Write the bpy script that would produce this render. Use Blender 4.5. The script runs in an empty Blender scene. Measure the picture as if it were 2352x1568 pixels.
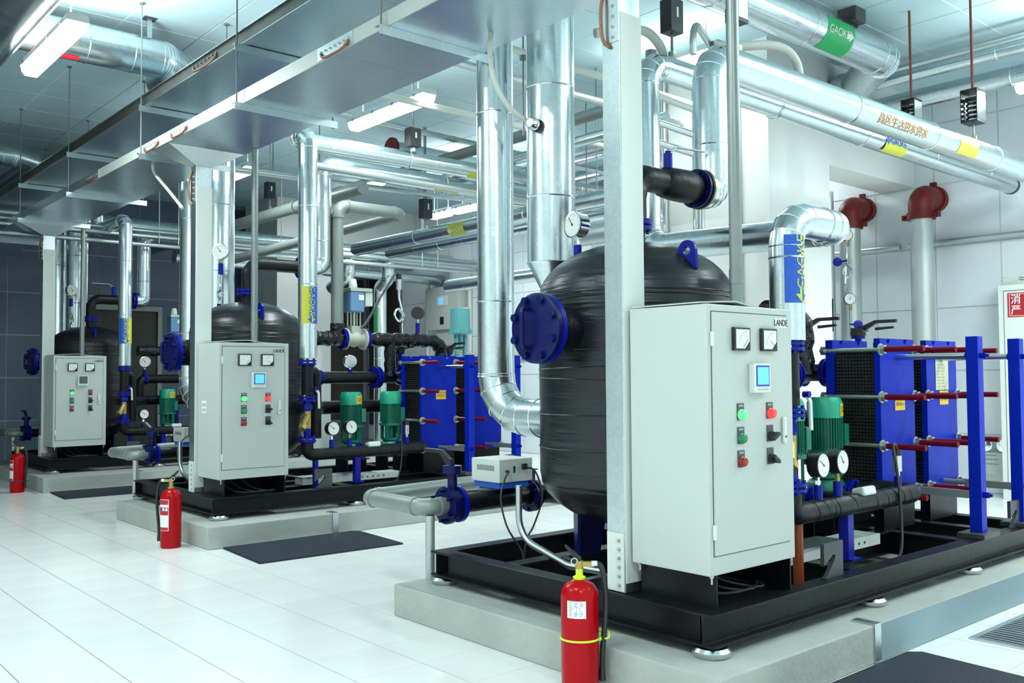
import bpy, bmesh, math, random
from mathutils import Vector as V, Matrix
random.seed(7)
PI = math.pi
SC = bpy.context.scene
COL = SC.collection

# ------------------------------------------------------------------ camera, world, exposure
YAW, PITCH, ROLL = math.radians(49.19360), math.radians(2.19649), math.radians(-0.36665)
FPX, CAMH = 2130.34, 1.1949
Fw = V((math.cos(YAW)*math.cos(PITCH), math.sin(YAW)*math.cos(PITCH), math.sin(PITCH)))
Rt = V((math.sin(YAW), -math.cos(YAW), 0))
Up = Rt.cross(Fw)
R2 = Rt*math.cos(ROLL) + Up*math.sin(ROLL)
U2 = -Rt*math.sin(ROLL) + Up*math.cos(ROLL)
cam = bpy.data.cameras.new('camera')
cam.sensor_width = 36.0
cam.lens = FPX*36.0/2352.0
cam.clip_start = 0.05
camo = bpy.data.objects.new('camera', cam)
COL.objects.link(camo)
camo.matrix_world = Matrix(((R2.x, U2.x, -Fw.x, 0), (R2.y, U2.y, -Fw.y, 0), (R2.z, U2.z, -Fw.z, CAMH), (0, 0, 0, 1)))
SC.camera = camo
w = bpy.data.worlds.new('world'); SC.world = w
w.use_nodes = True
w.node_tree.nodes['Background'].inputs[0].default_value = (0.6, 0.75, 0.8, 1)
w.node_tree.nodes['Background'].inputs[1].default_value = 0.05
SC.view_settings.view_transform = 'Standard'
SC.view_settings.look = 'None'
SC.view_settings.gamma = 1.0
SC.view_settings.use_curve_mapping = False
SC.view_settings.exposure = -0.2
SC.cycles.max_bounces = 8
SC.cycles.diffuse_bounces = 4
SC.cycles.glossy_bounces = 4
SC.cycles.caustics_reflective = False
SC.cycles.caustics_refractive = False
SC.cycles.sample_clamp_indirect = 4.0
LAMP_W = 52.0          # watts of one twin-tube batten
LAMP_COL = (0.90, 1.0, 0.985)

# ------------------------------------------------------------------ helpers
def lin(h):
    c = [int(h[i:i+2], 16)/255 for i in (0, 2, 4)]
    return tuple(x/12.92 if x <= 0.04045 else ((x+0.055)/1.055)**2.4 for x in c) + (1,)

def mat(name, col, rough=0.5, metal=0.0, emit=0.0, vary=0.0, vscale=8.0, bump=0.0, bscale=20.0, rvar=0.0, bstretch=None, spec=None, spangle=0.0, coat=0.0):
    m = bpy.data.materials.new(name); m.use_nodes = True
    nt = m.node_tree; b = nt.nodes['Principled BSDF']
    c = lin(col) if isinstance(col, str) else tuple(col)+(1,)
    b.inputs['Base Color'].default_value = c
    b.inputs['Roughness'].default_value = rough
    b.inputs['Metallic'].default_value = metal
    if spec is not None: b.inputs['Specular IOR Level'].default_value = spec
    if coat: b.inputs['Coat Weight'].default_value = coat
    if emit:
        b.inputs['Emission Color'].default_value = c
        b.inputs['Emission Strength'].default_value = emit
    tc = nt.nodes.new('ShaderNodeTexCoord')
    def noise(scale, stretch=None, detail=3.0):
        n = nt.nodes.new('ShaderNodeTexNoise'); n.inputs['Scale'].default_value = scale; n.inputs['Detail'].default_value = detail
        if stretch:
            mp = nt.nodes.new('ShaderNodeMapping'); mp.inputs['Scale'].default_value = stretch
            nt.links.new(tc.outputs['Object'], mp.inputs['Vector']); nt.links.new(mp.outputs[0], n.inputs['Vector'])
        else: nt.links.new(tc.outputs['Object'], n.inputs['Vector'])
        return n
    if vary or spangle:
        mx = nt.nodes.new('ShaderNodeMix'); mx.data_type = 'RGBA'
        mx.inputs['A'].default_value = tuple(x*(1-vary) for x in c[:3])+(1,)
        mx.inputs['B'].default_value = tuple(min(1, x*(1+vary)) for x in c[:3])+(1,)
        nt.links.new(noise(vscale).outputs['Fac'], mx.inputs['Factor'])
        out = mx.outputs['Result']
        if spangle:
            vo = nt.nodes.new('ShaderNodeTexVoronoi'); vo.inputs['Scale'].default_value = 70
            nt.links.new(tc.outputs['Object'], vo.inputs['Vector'])
            sp = nt.nodes.new('ShaderNodeMix'); sp.data_type = 'RGBA'; sp.blend_type = 'SOFT_LIGHT'
            sp.inputs['Factor'].default_value = spangle
            bw = nt.nodes.new('ShaderNodeRGBToBW'); nt.links.new(vo.outputs['Color'], bw.inputs[0])
            nt.links.new(out, sp.inputs['A']); nt.links.new(bw.outputs[0], sp.inputs['B'])
            out = sp.outputs['Result']
        nt.links.new(out, b.inputs['Base Color'])
    if rvar:
        mr = nt.nodes.new('ShaderNodeMapRange'); mr.inputs['To Min'].default_value = max(0.03, rough-rvar); mr.inputs['To Max'].default_value = rough+rvar
        nt.links.new(noise(vscale*1.7).outputs['Fac'], mr.inputs['Value']); nt.links.new(mr.outputs[0], b.inputs['Roughness'])
    if bump:
        bp = nt.nodes.new('ShaderNodeBump'); bp.inputs['Strength'].default_value = bump; bp.inputs['Distance'].default_value = 0.02
        nt.links.new(noise(bscale, bstretch).outputs['Fac'], bp.inputs['Height']); nt.links.new(bp.outputs[0], b.inputs['Normal'])
    return m

M = dict(
 tile=mat('floor_tile', (0.87, 0.90, 0.88), 0.20, vary=0.03, vscale=1.2, rvar=0.05),
 grout=mat('tile_grout', (0.16, 0.2, 0.2), 0.8),
 ceil=mat('ceiling_panel', (0.52, 0.72, 0.78), 0.6, vary=0.05, vscale=3),
 tbar=mat('ceiling_grid', (0.92, 0.95, 0.95), 0.5),
 wallp=mat('perforated_wall_panel', (0.76, 0.82, 0.86), 0.55, vary=0.05, vscale=1.5, bump=0.15, bscale=160),
 wallj=mat('wall_joint', (0.80, 0.84, 0.86), 0.5),
 wallq=mat('dark_wall_panel', (0.10, 0.135, 0.195), 0.55, vary=0.08, vscale=1.5),
 walljq=mat('dark_wall_joint', (0.34, 0.40, 0.46), 0.5),
 white=mat('white_paint_wall', (0.83, 0.85, 0.83), 0.6, vary=0.02, vscale=2),
 conc=mat('plinth_concrete', (0.40, 0.43, 0.40), 0.85, vary=0.16, vscale=5, bump=0.25, bscale=30),
 galv=mat('galvanised_sheet', (0.64, 0.71, 0.73), 0.32, 1.0, vary=0.08, vscale=4, rvar=0.08, spangle=0.2, bump=0.04, bscale=5),
 trayb=mat('galvanised_tray', (0.58, 0.67, 0.72), 0.32, 1.0, vary=0.08, vscale=3, rvar=0.08, spangle=0.14, bump=0.03, bscale=4),
 jack=mat('metal_pipe_jacket', (0.64, 0.71, 0.73), 0.25, 1.0, vary=0.05, vscale=6, rvar=0.08, bump=0.05, bscale=7, spangle=0.2),
 jackd=mat('dull_pipe_jacket', (0.62, 0.68, 0.69), 0.42, 0.9, vary=0.08, vscale=5, rvar=0.08, bump=0.04, bscale=9),
 band=mat('jacket_seam', (0.85, 0.90, 0.92), 0.2, 1.0),
 steelp=mat('grey_steel_pipe', (0.25, 0.285, 0.27), 0.45, 0.35, vary=0.10, vscale=9),
 condd=mat('dull_conduit', (0.24, 0.27, 0.26), 0.36, 0.75, vary=0.15, vscale=10),
 plp=mat('plinth_paint', (0.25, 0.34, 0.38), 0.75),
 silverp=mat('silver_painted_pipe', (0.50, 0.54, 0.53), 0.42, 0.6, vary=0.06, vscale=5),
 condu=mat('galvanised_conduit', (0.52, 0.57, 0.57), 0.38, 1.0, vary=0.08, vscale=10),
 chrome=mat('chrome', (0.85, 0.88, 0.9), 0.12, 1.0),
 stain=mat('stainless', (0.62, 0.66, 0.68), 0.25, 1.0),
 brass=mat('brass', (0.45, 0.32, 0.10), 0.4, 0.8, vary=0.2, vscale=20),
 copper=mat('copper_strap', (0.30, 0.13, 0.08), 0.5, 0.7, vary=0.2, vscale=40),
 foam=mat('black_foam_wrap', (0.007, 0.008, 0.011), 0.33, spec=0.45, bump=0.7, bscale=3.2, bstretch=(0.5, 0.5, 5), vary=0.2, vscale=2),
 foamp=mat('black_pipe_wrap', (0.005, 0.006, 0.008), 0.42, spec=0.26, bump=0.4, bscale=14, vary=0.2, vscale=6),
 tape=mat('black_shiny_tape', (0.004, 0.005, 0.006), 0.2, spec=0.4, bump=1.0, bscale=26),
 blue=mat('blue_paint', (0.002, 0.008, 0.28), 0.34, spec=0.22, vary=0.15, vscale=6),
 dblue=mat('dark_blue_paint', (0.002, 0.005, 0.07), 0.36, spec=0.22, vary=0.15, vscale=8),
 pblue=mat('exchanger_blue_paint', (0.002, 0.020, 0.42), 0.4, spec=0.13, vary=0.10, vscale=3),
 skid=mat('black_painted_steel', (0.004, 0.005, 0.007), 0.36, spec=0.24, vary=0.3, vscale=6, bump=0.08, bscale=20),
 skidt=mat('worn_black_steel', (0.05, 0.055, 0.065), 0.45, vary=0.3, vscale=6, bump=0.08, bscale=20),
 cab=mat('cream_powder_coat', (0.50, 0.545, 0.52), 0.42, vary=0.015, vscale=3),
 cabw=mat('white_powder_coat', (0.68, 0.73, 0.70), 0.45),
 black=mat('black_plastic', (0.012, 0.013, 0.015), 0.4),
 ridge=mat('gasket_black', (0.02, 0.022, 0.02), 0.5, spec=0.3),
 dgrey=mat('dark_grey_plastic', (0.06, 0.065, 0.075), 0.5),
 dial=mat('dial_white', (0.80, 0.83, 0.82), 0.35),
 dials=mat('dial_scale', (0.25, 0.3, 0.3), 0.5),
 ink=mat('black_ink', (0.02, 0.02, 0.025), 0.5),
 white2=mat('white_print', (0.85, 0.87, 0.86), 0.5),
 grn=mat('pump_green', (0.010, 0.19, 0.12), 0.35, vary=0.1, vscale=8),
 grnl=mat('pump_cowl_green', (0.012, 0.36, 0.22), 0.35),
 yel=mat('yellow_label', (0.80, 0.50, 0.02), 0.45),
 yel2=mat('yellow_film', (0.62, 0.62, 0.05), 0.4),
 bluel=mat('blue_film', (0.015, 0.10, 0.55), 0.4),
 grnf=mat('green_film', (0.02, 0.42, 0.12), 0.4),
 redf=mat('red_film', (0.40, 0.01, 0.02), 0.4),
 red=mat('extinguisher_red', (0.36, 0.001, 0.005), 0.22, spec=0.16),
 redp=mat('coupling_red', (0.13, 0.008, 0.007), 0.5, spec=0.3, vary=0.1),
 sleeve=mat('red_plastic_sleeve', (0.16, 0.002, 0.012), 0.4, spec=0.2, vary=0.15, vscale=20),
 zinc=mat('zinc_plated', (0.55, 0.58, 0.50), 0.35, 0.9, vary=0.1, vscale=30),
 rodm=mat('threaded_rod', (0.20, 0.22, 0.22), 0.5, 0.7),
 rodr=mat('red_oxide_rod', (0.22, 0.035, 0.03), 0.5),
 rubber=mat('rubber_mat', (0.013, 0.019, 0.030), 0.6, spec=0.25, bump=0.2, bscale=80),
 hose=mat('white_hose', (0.66, 0.70, 0.64), 0.45),
 orange=mat('orange_pipe', (0.30, 0.05, 0.012), 0.4),
 teal=mat('teal_paint', (0.16, 0.50, 0.52), 0.35),
 actb=mat('actuator_blue', (0.14, 0.28, 0.50), 0.4),
 beige=mat('valve_body_beige', (0.50, 0.53, 0.45), 0.4),
 lbl=mat('cream_label', (0.60, 0.60, 0.38), 0.5),
 neon=mat('neon_yellow', (0.62, 0.85, 0.03), 0.4),
 oran2=mat('orange_stencil', (0.70, 0.38, 0.15), 0.5),
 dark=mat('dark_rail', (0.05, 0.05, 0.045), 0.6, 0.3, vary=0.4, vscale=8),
 lampb=mat('lamp_housing', (0.60, 0.66, 0.64), 0.5),
 lampe=mat('lamp_diffuser_lit', (0.93, 1.0, 0.99), 0.4, emit=9.0),
 scr=mat('screen_blue_lit', (0.10, 0.42, 0.95), 0.3, emit=1.1),
 scrd=mat('screen_off', (0.10, 0.12, 0.11), 0.3),
 bez=mat('screen_bezel_blue', (0.01, 0.03, 0.42), 0.3),
 gon=mat('green_lamp_lit', (0.10, 0.9, 0.22), 0.3, emit=1.0),
 ron=mat('red_lamp_lit', (1.0, 0.035, 0.035), 0.3, emit=1.0),
 goff=mat('green_lamp', (0.02, 0.22, 0.09), 0.3),
 roff=mat('red_lamp', (0.30, 0.015, 0.012), 0.3),
 ledr=mat('red_led_lit', (1.0, 0.1, 0.15), 0.3, emit=3.0),
)

def frame(d):
    d = V(d).normalized()
    a = V((0, 0, 1)) if abs(d.z) < 0.9 else V((1, 0, 0))
    u = d.cross(a).normalized()
    return d, u, d.cross(u).normalized()

class MB:
    def __init__(s): s.v = []; s.f = []
    def add(s, vs, fs):
        o = len(s.v); s.v += [V(x) for x in vs]; s.f += [tuple(i+o for i in f) for f in fs]; return s
    def box(s, x0, y0, z0, x1, y1, z1):
        return s.add([(x0,y0,z0),(x1,y0,z0),(x1,y1,z0),(x0,y1,z0),(x0,y0,z1),(x1,y0,z1),(x1,y1,z1),(x0,y1,z1)],
                     [(0,3,2,1),(4,5,6,7),(0,1,5,4),(1,2,6,5),(2,3,7,6),(3,0,4,7)])
    def obox(s, c, sx, sy, sz, ux=(1,0,0), uy=(0,1,0)):
        c, ux, uy = V(c), V(ux).normalized(), V(uy).normalized(); uz = ux.cross(uy)
        vs = [c + ux*a*sx/2 + uy*b*sy/2 + uz*d*sz/2 for d in (-1,1) for a, b in ((-1,-1),(1,-1),(1,1),(-1,1))]
        return s.add(vs, [(0,3,2,1),(4,5,6,7),(0,1,5,4),(1,2,6,5),(2,3,7,6),(3,0,4,7)])
    def cyl(s, p0, p1, r0, r1=None, n=16, caps=True):
        r1 = r0 if r1 is None else r1
        p0, p1 = V(p0), V(p1); d, u, w_ = frame(p1-p0)
        vs = [p+(u*math.cos(2*PI*i/n)+w_*math.sin(2*PI*i/n))*r for p, r in ((p0,r0),(p1,r1)) for i in range(n)]
        fs = [(i, (i+1)%n, n+(i+1)%n, n+i) for i in range(n)]
        if caps: fs += [tuple(range(n-1,-1,-1)), tuple(range(n,2*n))]
        return s.add(vs, fs)
    def lathe(s, o, ax, prof, n=24):
        o = V(o); d, u, w_ = frame(ax); vs = []; fs = []; rings = []
        for r, h in prof:
            if r < 1e-6: rings.append([len(vs)]); vs.append(o+d*h)
            else:
                rings.append(list(range(len(vs), len(vs)+n)))
                vs += [o+d*h+(u*math.cos(2*PI*i/n)+w_*math.sin(2*PI*i/n))*r for i in range(n)]
        for a, b in zip(rings, rings[1:]):
            for i in range(n):
                j = (i+1) % n
                if len(a) == 1 and len(b) == 1: continue
                if len(a) == 1: fs.append((a[0], b[j], b[i]))
                elif len(b) == 1: fs.append((a[i], a[j], b[0]))
                else: fs.append((a[i], a[j], b[j], b[i]))
        if len(rings[0]) > 1: fs.append(tuple(reversed(rings[0])))
        if len(rings[-1]) > 1: fs.append(tuple(rings[-1]))
        return s.add(vs, fs)
    def tube(s, pts, r, n=14, bend=0.0, segs=4, caps=True, rfun=None):
        P = path(pts, bend, segs); t0 = (P[1]-P[0]).normalized()
        _, u, _ = frame(t0); vs = []; fs = []
        for i, p in enumerate(P):
            if i == 0: t = t0
            elif i == len(P)-1: t = (P[i]-P[i-1]).normalized()
            else: t = ((P[i]-P[i-1]).normalized()+(P[i+1]-P[i]).normalized()).normalized()
            u = (u-t*u.dot(t)).normalized(); w_ = t.cross(u)
            rr = r if rfun is None else rfun(i, len(P))
            vs += [p+(u*math.cos(2*PI*k/n)+w_*math.sin(2*PI*k/n))*rr for k in range(n)]
        for i in range(len(P)-1):
            for k in range(n):
                fs.append((i*n+k, i*n+(k+1)%n, (i+1)*n+(k+1)%n, (i+1)*n+k))
        if caps: fs += [tuple(range(n-1,-1,-1)), tuple(range((len(P)-1)*n, len(P)*n))]
        return s.add(vs, fs)
    def ring(s, c, ax, R, r, n=24, m=6):
        d, u, w_ = frame(ax); c = V(c); vs = []; fs = []
        for i in range(n):
            e = u*math.cos(2*PI*i/n)+w_*math.sin(2*PI*i/n)
            for k in range(m): vs.append(c+e*(R+r*math.cos(2*PI*k/m))+d*r*math.sin(2*PI*k/m))
        for i in range(n):
            for k in range(m): fs.append((i*m+k, ((i+1)%n)*m+k, ((i+1)%n)*m+(k+1)%m, i*m+(k+1)%m))
        return s.add(vs, fs)
    def prism(s, poly, o, u, v, dep):
        o, u, v, dep = V(o), V(u), V(v), V(dep); n = len(poly)
        vs = [o+u*a+v*b for a, b in poly] + [o+u*a+v*b+dep for a, b in poly]
        return s.add(vs, [tuple(range(n-1,-1,-1)), tuple(range(n,2*n))]+[(i,(i+1)%n,n+(i+1)%n,n+i) for i in range(n)])
    def sphere(s, c, r, n=14, m=8, sz=1.0):
        return s.lathe(c, (0,0,1), [(r*math.sin(PI*i/m), -r*sz*math.cos(PI*i/m)) for i in range(m+1)], n)
    def bolts(s, c, ax, R, n, half, r, ph=0.5, m=6):
        d, u, w_ = frame(ax); c = V(c)
        for i in range(n):
            a = 2*PI*(i+ph)/n; q = c+(u*math.cos(a)+w_*math.sin(a))*R
            s.cyl(q-d*half, q+d*half, r, n=m)
        return s

def path(pts, bend, segs):
    P = [V(p) for p in pts]
    if bend <= 0 or len(P) < 3: return P
    out = [P[0]]
    for a, b, c in zip(P, P[1:], P[2:]):
        d0, d1 = (a-b).normalized(), (c-b).normalized()
        th = math.acos(max(-1, min(1, d0.dot(d1))))
        if abs(th-PI) < 1e-3: out.append(b); continue
        L = min(bend/math.tan(th/2), (a-b).length*0.49, (c-b).length*0.49) if th < PI else 0
        rr = L*math.tan(th/2); ctr = b+(d0+d1).normalized()*(rr/math.sin(th/2))
        s0 = b+d0*L-ctr; s1 = b+d1*L-ctr
        tot = s0.angle(s1)
        for k in range(segs+1):
            t = k/segs
            out.append(ctr+(s0*math.sin((1-t)*tot)+s1*math.sin(t*tot))/math.sin(tot))
    return out+[P[-1]]

def spline(pts, k=6):
    P = [V(p) for p in pts]; P = [P[0]*2-P[1]]+P+[P[-1]*2-P[-2]]; out = []
    for i in range(1, len(P)-2):
        for j in range(k):
            t = j/k; a, b, c, d = P[i-1:i+3]
            out.append(0.5*((2*b)+(c-a)*t+(2*a-5*b+4*c-d)*t*t+(3*b-a-3*c+d)*t**3))
    return out+[P[-2]]

def wloc(o):
    l = V((0,0,0))
    while o is not None: l += o.location; o = o.parent
    return l

def build(name, mb, m, parent=None, loc=None, smooth=40, bevel=0, label=None, kind=None, recalc=True):
    off = wloc(parent) if parent is not None else V(loc or (0,0,0))
    me = bpy.data.meshes.new(name)
    me.from_pydata([x-off for x in mb.v], [], mb.f)
    if recalc:
        bm = bmesh.new(); bm.from_mesh(me); bmesh.ops.recalc_face_normals(bm, faces=bm.faces[:]); bm.to_mesh(me); bm.free()
    if smooth:
        me.shade_smooth(); me.set_sharp_from_angle(angle=math.radians(smooth))
    me.materials.append(M[m] if isinstance(m, str) else m)
    o = bpy.data.objects.new(name, me); COL.objects.link(o)
    if parent is not None: o.parent = parent
    elif loc is not None: o.location = loc
    if bevel:
        bv = o.modifiers.new('bevel', 'BEVEL'); bv.width = bevel; bv.segments = 2; bv.limit_method = 'ANGLE'
    if label: o['label'] = label
    if kind: o['kind'] = kind
    return o

def thing(name, label, cat, loc, group=None):
    o = bpy.data.objects.new(name, None); o.empty_display_size = 0.05; COL.objects.link(o)
    o.location = loc; o['label'] = label; o['category'] = cat
    if group: o['group'] = group
    return o

def solo(name, mb, m, label, cat, group=None, **k):
    xs = [x.x for x in mb.v]; ys = [x.y for x in mb.v]; zs = [x.z for x in mb.v]
    o = build(name, mb, m, None, ((min(xs)+max(xs))/2, (min(ys)+max(ys))/2, min(zs)), **k)
    o['label'] = label; o['category'] = cat
    if group: o['group'] = group
    return o

def struct(name, mb, m, parent=None, **k):
    o = build(name, mb, m, parent, **k)
    if parent is None: o['kind'] = 'structure'
    return o

# flat lettering -----------------------------------------------------------
_tc = {}
def glyphs(txt):
    if txt not in _tc:
        cu = bpy.data.curves.new('lettering', 'FONT'); cu.body = txt; cu.size = 1.0; cu.align_x = 'CENTER'; cu.align_y = 'CENTER'; cu.resolution_u = 3
        ob = bpy.data.objects.new('lettering', cu); COL.objects.link(ob)
        dg = bpy.context.evaluated_depsgraph_get(); me = bpy.data.meshes.new_from_object(ob.evaluated_get(dg))
        _tc[txt] = ([(v.co.x, v.co.y) for v in me.vertices], [tuple(p.vertices) for p in me.polygons])
        bpy.data.objects.remove(ob); bpy.data.curves.remove(cu); bpy.data.meshes.remove(me)
    return _tc[txt]

def text(name, parent, txt, c, right, up, size, m, off=0.0012, sx=1.0, bold=0):
    vs, fs = glyphs(txt); c, r, u = V(c), V(right).normalized(), V(up).normalized(); n = r.cross(u); mb = MB()
    offs = [(0, 0)] if not bold else [(-bold, 0), (bold, 0), (0, 0)]
    for k, (bx, by) in enumerate(offs):
        mb.add([c+r*((x*sx+bx)*size)+u*((y+by)*size)+n*(off+k*0.0002) for x, y in vs], fs)
    return build(name, mb, m, parent, smooth=0, recalc=False)

def bend_mesh(verts, faces, O, ax, e0, R, step=0.25):
    """verts (s along axis, t around) -> bent onto a cylinder; e0 = outward direction at t=0"""
    ax = V(ax).normalized(); e0 = V(e0).normalized(); e1 = e0.cross(ax)
    bm = bmesh.new(); bv = [bm.verts.new((x, y, 0)) for x, y in verts]
    for f in faces:
        try: bm.faces.new([bv[i] for i in f])
        except ValueError: pass
    ts = [y for _, y in verts]; k = math.floor(min(ts)/(R*step))+1
    while k*R*step < max(ts):
        bmesh.ops.bisect_plane(bm, geom=bm.verts[:]+bm.edges[:]+bm.faces[:], plane_co=(0, k*R*step, 0), plane_no=(0, 1, 0)); k += 1
    mb = MB(); idx = {}
    for i, v in enumerate(bm.verts):
        idx[v] = i; a = v.co.y/R
        mb.v.append(V(O)+ax*v.co.x+(e0*math.cos(a)+e1*math.sin(a))*R)
    mb.f = [tuple(idx[v] for v in f.verts) for f in bm.faces]; bm.free()
    return mb

def pipe_label(parent, O, ax, e0, R, length, t0, t1, m, txt=None, tm=None, size=0.06, tpos=0.0, spos=0.0, arrow=None, name='pipe_label', sx=1.0, split=None):
    """film wrapped round a pipe; text runs along ax, letters' tops towards +t"""
    g = [(-length/2, t0), (length/2, t0), (length/2, t1), (-length/2, t1)]
    p = build(name, bend_mesh(g, [(0,1,2,3)], O, ax, e0, R+0.0015), m, parent, smooth=60, recalc=False)
    if split:   # second half in another colour: (t1', material)
        g = [(-length/2, t1), (length/2, t1), (length/2, split[0]), (-length/2, split[0])]
        build(name, bend_mesh(g, [(0,1,2,3)], O, ax, e0, R+0.0015), split[1], parent, smooth=60, recalc=False)
    if txt:
        vs, fs = glyphs(txt); vs = [(x*size*sx+spos, y*size+tpos) for x, y in vs]
        if arrow:
            b = len(vs); a, w_ = arrow[0], arrow[1]; h = abs(w_)
            vs += [(a, tpos-h), (a, tpos+h), (a+w_*1.3, tpos), (a-w_*0.9, tpos-h*0.4), (a, tpos-h*0.4), (a, tpos+h*0.4), (a-w_*0.9, tpos+h*0.4)]
            fs = list(fs)+[(b, b+2, b+1), (b+3, b+4, b+5, b+6)]
        if split:
            for sgn, mm in ((-1, split[2]), (1, split[3])):
                bm = bmesh.new(); bv = [bm.verts.new((x, y, 0)) for x, y in vs]
                for f in fs:
                    try: bm.faces.new([bv[i] for i in f])
                    except ValueError: pass
                bmesh.ops.bisect_plane(bm, geom=bm.verts[:]+bm.edges[:]+bm.faces[:], plane_co=(0, t1, 0), plane_no=(0, -sgn, 0), clear_outer=True)
                bm.verts.index_update()
                v2 = [(v.co.x, v.co.y) for v in bm.verts]; f2 = [tuple(v.index for v in f.verts) for f in bm.faces]; bm.free()
                if f2: build('lettering', bend_mesh(v2, f2, O, ax, e0, R+0.003), mm, p, smooth=0, recalc=False)
        else:
            build('lettering', bend_mesh(vs, fs, O, ax, e0, R+0.003), tm, p, smooth=0, recalc=False)
    return p

def jacket(root, pts, r, m='jack', bend=None, bands=(), n=32, segs=4, ends=True, cuffs=True):
    """insulated pipe run: cladding, plus thin seam bands"""
    bend = r*1.9 if bend is None else bend
    o = build('cladding', MB().tube(pts, r, n, bend, segs), m, root, smooth=18)
    mb = MB(); P = path(pts, bend, segs)
    if len(pts) > 2 and cuffs:
        for a, b, c in zip(P, P[1:], P[2:]):
            if (b-a).angle(c-b) > 0.05: mb.ring(b, (c-a), r, 0.0028, n, 5)
    for c, ax in bands: mb.ring(c, ax, r+0.001, 0.004, n, 5)
    if mb.v: build('seam_bands', mb, 'band', root, kind='stuff')
    return o
# ------------------------------------------------------------------ lamps (kept near the top: they set the light)
def lamp(name, label, x, y0, y1, z, rods=True, power=1.0, along='y', uplight=0.5):
    cx, cy, L = x, (y0+y1)/2, abs(y1-y0)
    root = thing(name, label, 'ceiling light', (cx, cy, z), 'tube lights under the ceiling')
    dx = V((0, 1, 0)) if along == 'y' else V((1, 0, 0)); sx = V((1, 0, 0)) if along == 'y' else V((0, 1, 0))
    c = V((cx, cy, z))
    prof = [(-0.075, 0.03), (-0.06, 0.075), (0.06, 0.075), (0.075, 0.03), (0.075, 0.022), (-0.075, 0.022)]
    build('housing', MB().prism(prof, c-dx*(L/2), sx, (0, 0, 1), dx*L), 'lampb', root, smooth=0, bevel=0.004)
    prof = [(-0.07, 0.022), (-0.062, -0.02), (-0.04, -0.045), (0.04, -0.045), (0.062, -0.02), (0.07, 0.022)]
    build('diffuser', MB().prism(prof, c-dx*(L/2-0.02), sx, (0, 0, 1), dx*(L-0.04)), 'lampe', root, smooth=30)
    cl = MB()
    for t in (-0.4, -0.13, 0.13, 0.4):
        for s_ in (-1, 1): cl.obox(c+dx*(L*t)+sx*(0.077*s_)+V((0, 0, 0.024)), 0.008, 0.03, 0.025, sx, dx)
    build('clip', cl, 'chrome', root, smooth=0, kind='stuff')
    if rods:
        for t in (-0.36, 0.36):
            p = c+dx*(L*t)+V((0, 0, 0.072)); build('hanger_rod', MB().cyl(p, (p.x, p.y, 4.2), 0.006, n=8), 'condu', root)
    la = bpy.data.lights.new('tube_light', 'AREA'); la.shape = 'RECTANGLE'; la.size = 0.12; la.size_y = L; la.energy = LAMP_W*L*power; la.color = LAMP_COL
    lo = bpy.data.objects.new('tube_light', la); COL.objects.link(lo); lo.parent = root; lo.location = (0, 0, -0.055)
    if along != 'y': lo.rotation_euler = (0, 0, PI/2)
    lb = bpy.data.lights.new('added_uplight', 'AREA'); lb.shape = 'RECTANGLE'; lb.size = 0.16; lb.size_y = L; lb.energy = LAMP_W*L*uplight; lb.color = LAMP_COL  # second area light facing up, added to brighten the ceiling
    l2 = bpy.data.objects.new('added_uplight', lb); COL.objects.link(l2); l2.parent = root; l2.location = (0, 0, 0.085); l2.rotation_euler = (PI, 0, 0)
    return root

lamp('tube_light_fitting', 'lit white tube light hung in the upper left corner beside a big round duct', 1.76, 6.33, 7.53, 3.5, uplight=2.0)
lamp('tube_light_fitting', 'lit tube light hanging right of the middle of the long cable tray', 4.42, 6.13, 7.33, 3.5)
lamp('tube_light_fitting', 'lit tube light far back beside the left edge of the tall front pipe', 7.78, 9.0, 10.2, 3.5)
lamp('tube_light_fitting', 'short lit tube light just left of the one by the tall front pipe', 7.78, 10.3, 10.75, 3.5)
lamp('tube_light_fitting', 'small lit tube light far back under the cable tray above the middle tank', 4.45, 9.5, 10.3, 3.5)
lamp('tube_light_fitting', 'lit tube light cut by the right picture edge near the wall', 7.95, 1.75, 2.95, 3.5, power=1.0, uplight=0.3)
for lab, x, y, pw in (('added tube light on the ceiling left of the camera, out of the picture', 0.4, 2.2, 1.0), ('added tube light on the ceiling behind the camera, out of the picture', 0.4, -0.6, 1.0),
                  ('added tube light on the ceiling right of the camera, out of the picture', 2.6, -0.2, 1.0), ('added tube light in front of the nearest exchangers, out of the picture', 5.2, -0.4, 0.9),
                  ('added tube light near the fire cabinet, out of the picture', 7.6, 0.2, 1.8), ('added tube light above the lower right mat, out of the picture', 6.2, 1.4, 0.5),
                  ('added tube light over the left aisle, out of the picture', -1.2, 4.6, 1.0), ('added tube light hidden behind the overhead pipes left of the white column', 6.3, 5.2, 0.35), ('added unseen tube light between the white column and the right wall', 9.35, 6.6, 0.8)):
    lamp('tube_light_fitting', lab, x, y-0.6, y+0.6, 3.9, power=pw, uplight=1.0 if x < 3 else 0.12)  # unseen fittings added to brighten the room
lamp('tube_light_fitting', 'added tube light on the ceiling hidden behind the bright pipes of the middle tank', 7.5, 11.6, 12.8, 4.11, rods=False, power=0.65, uplight=0.1)  # fitting added out of sight to brighten the far column and beam

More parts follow.
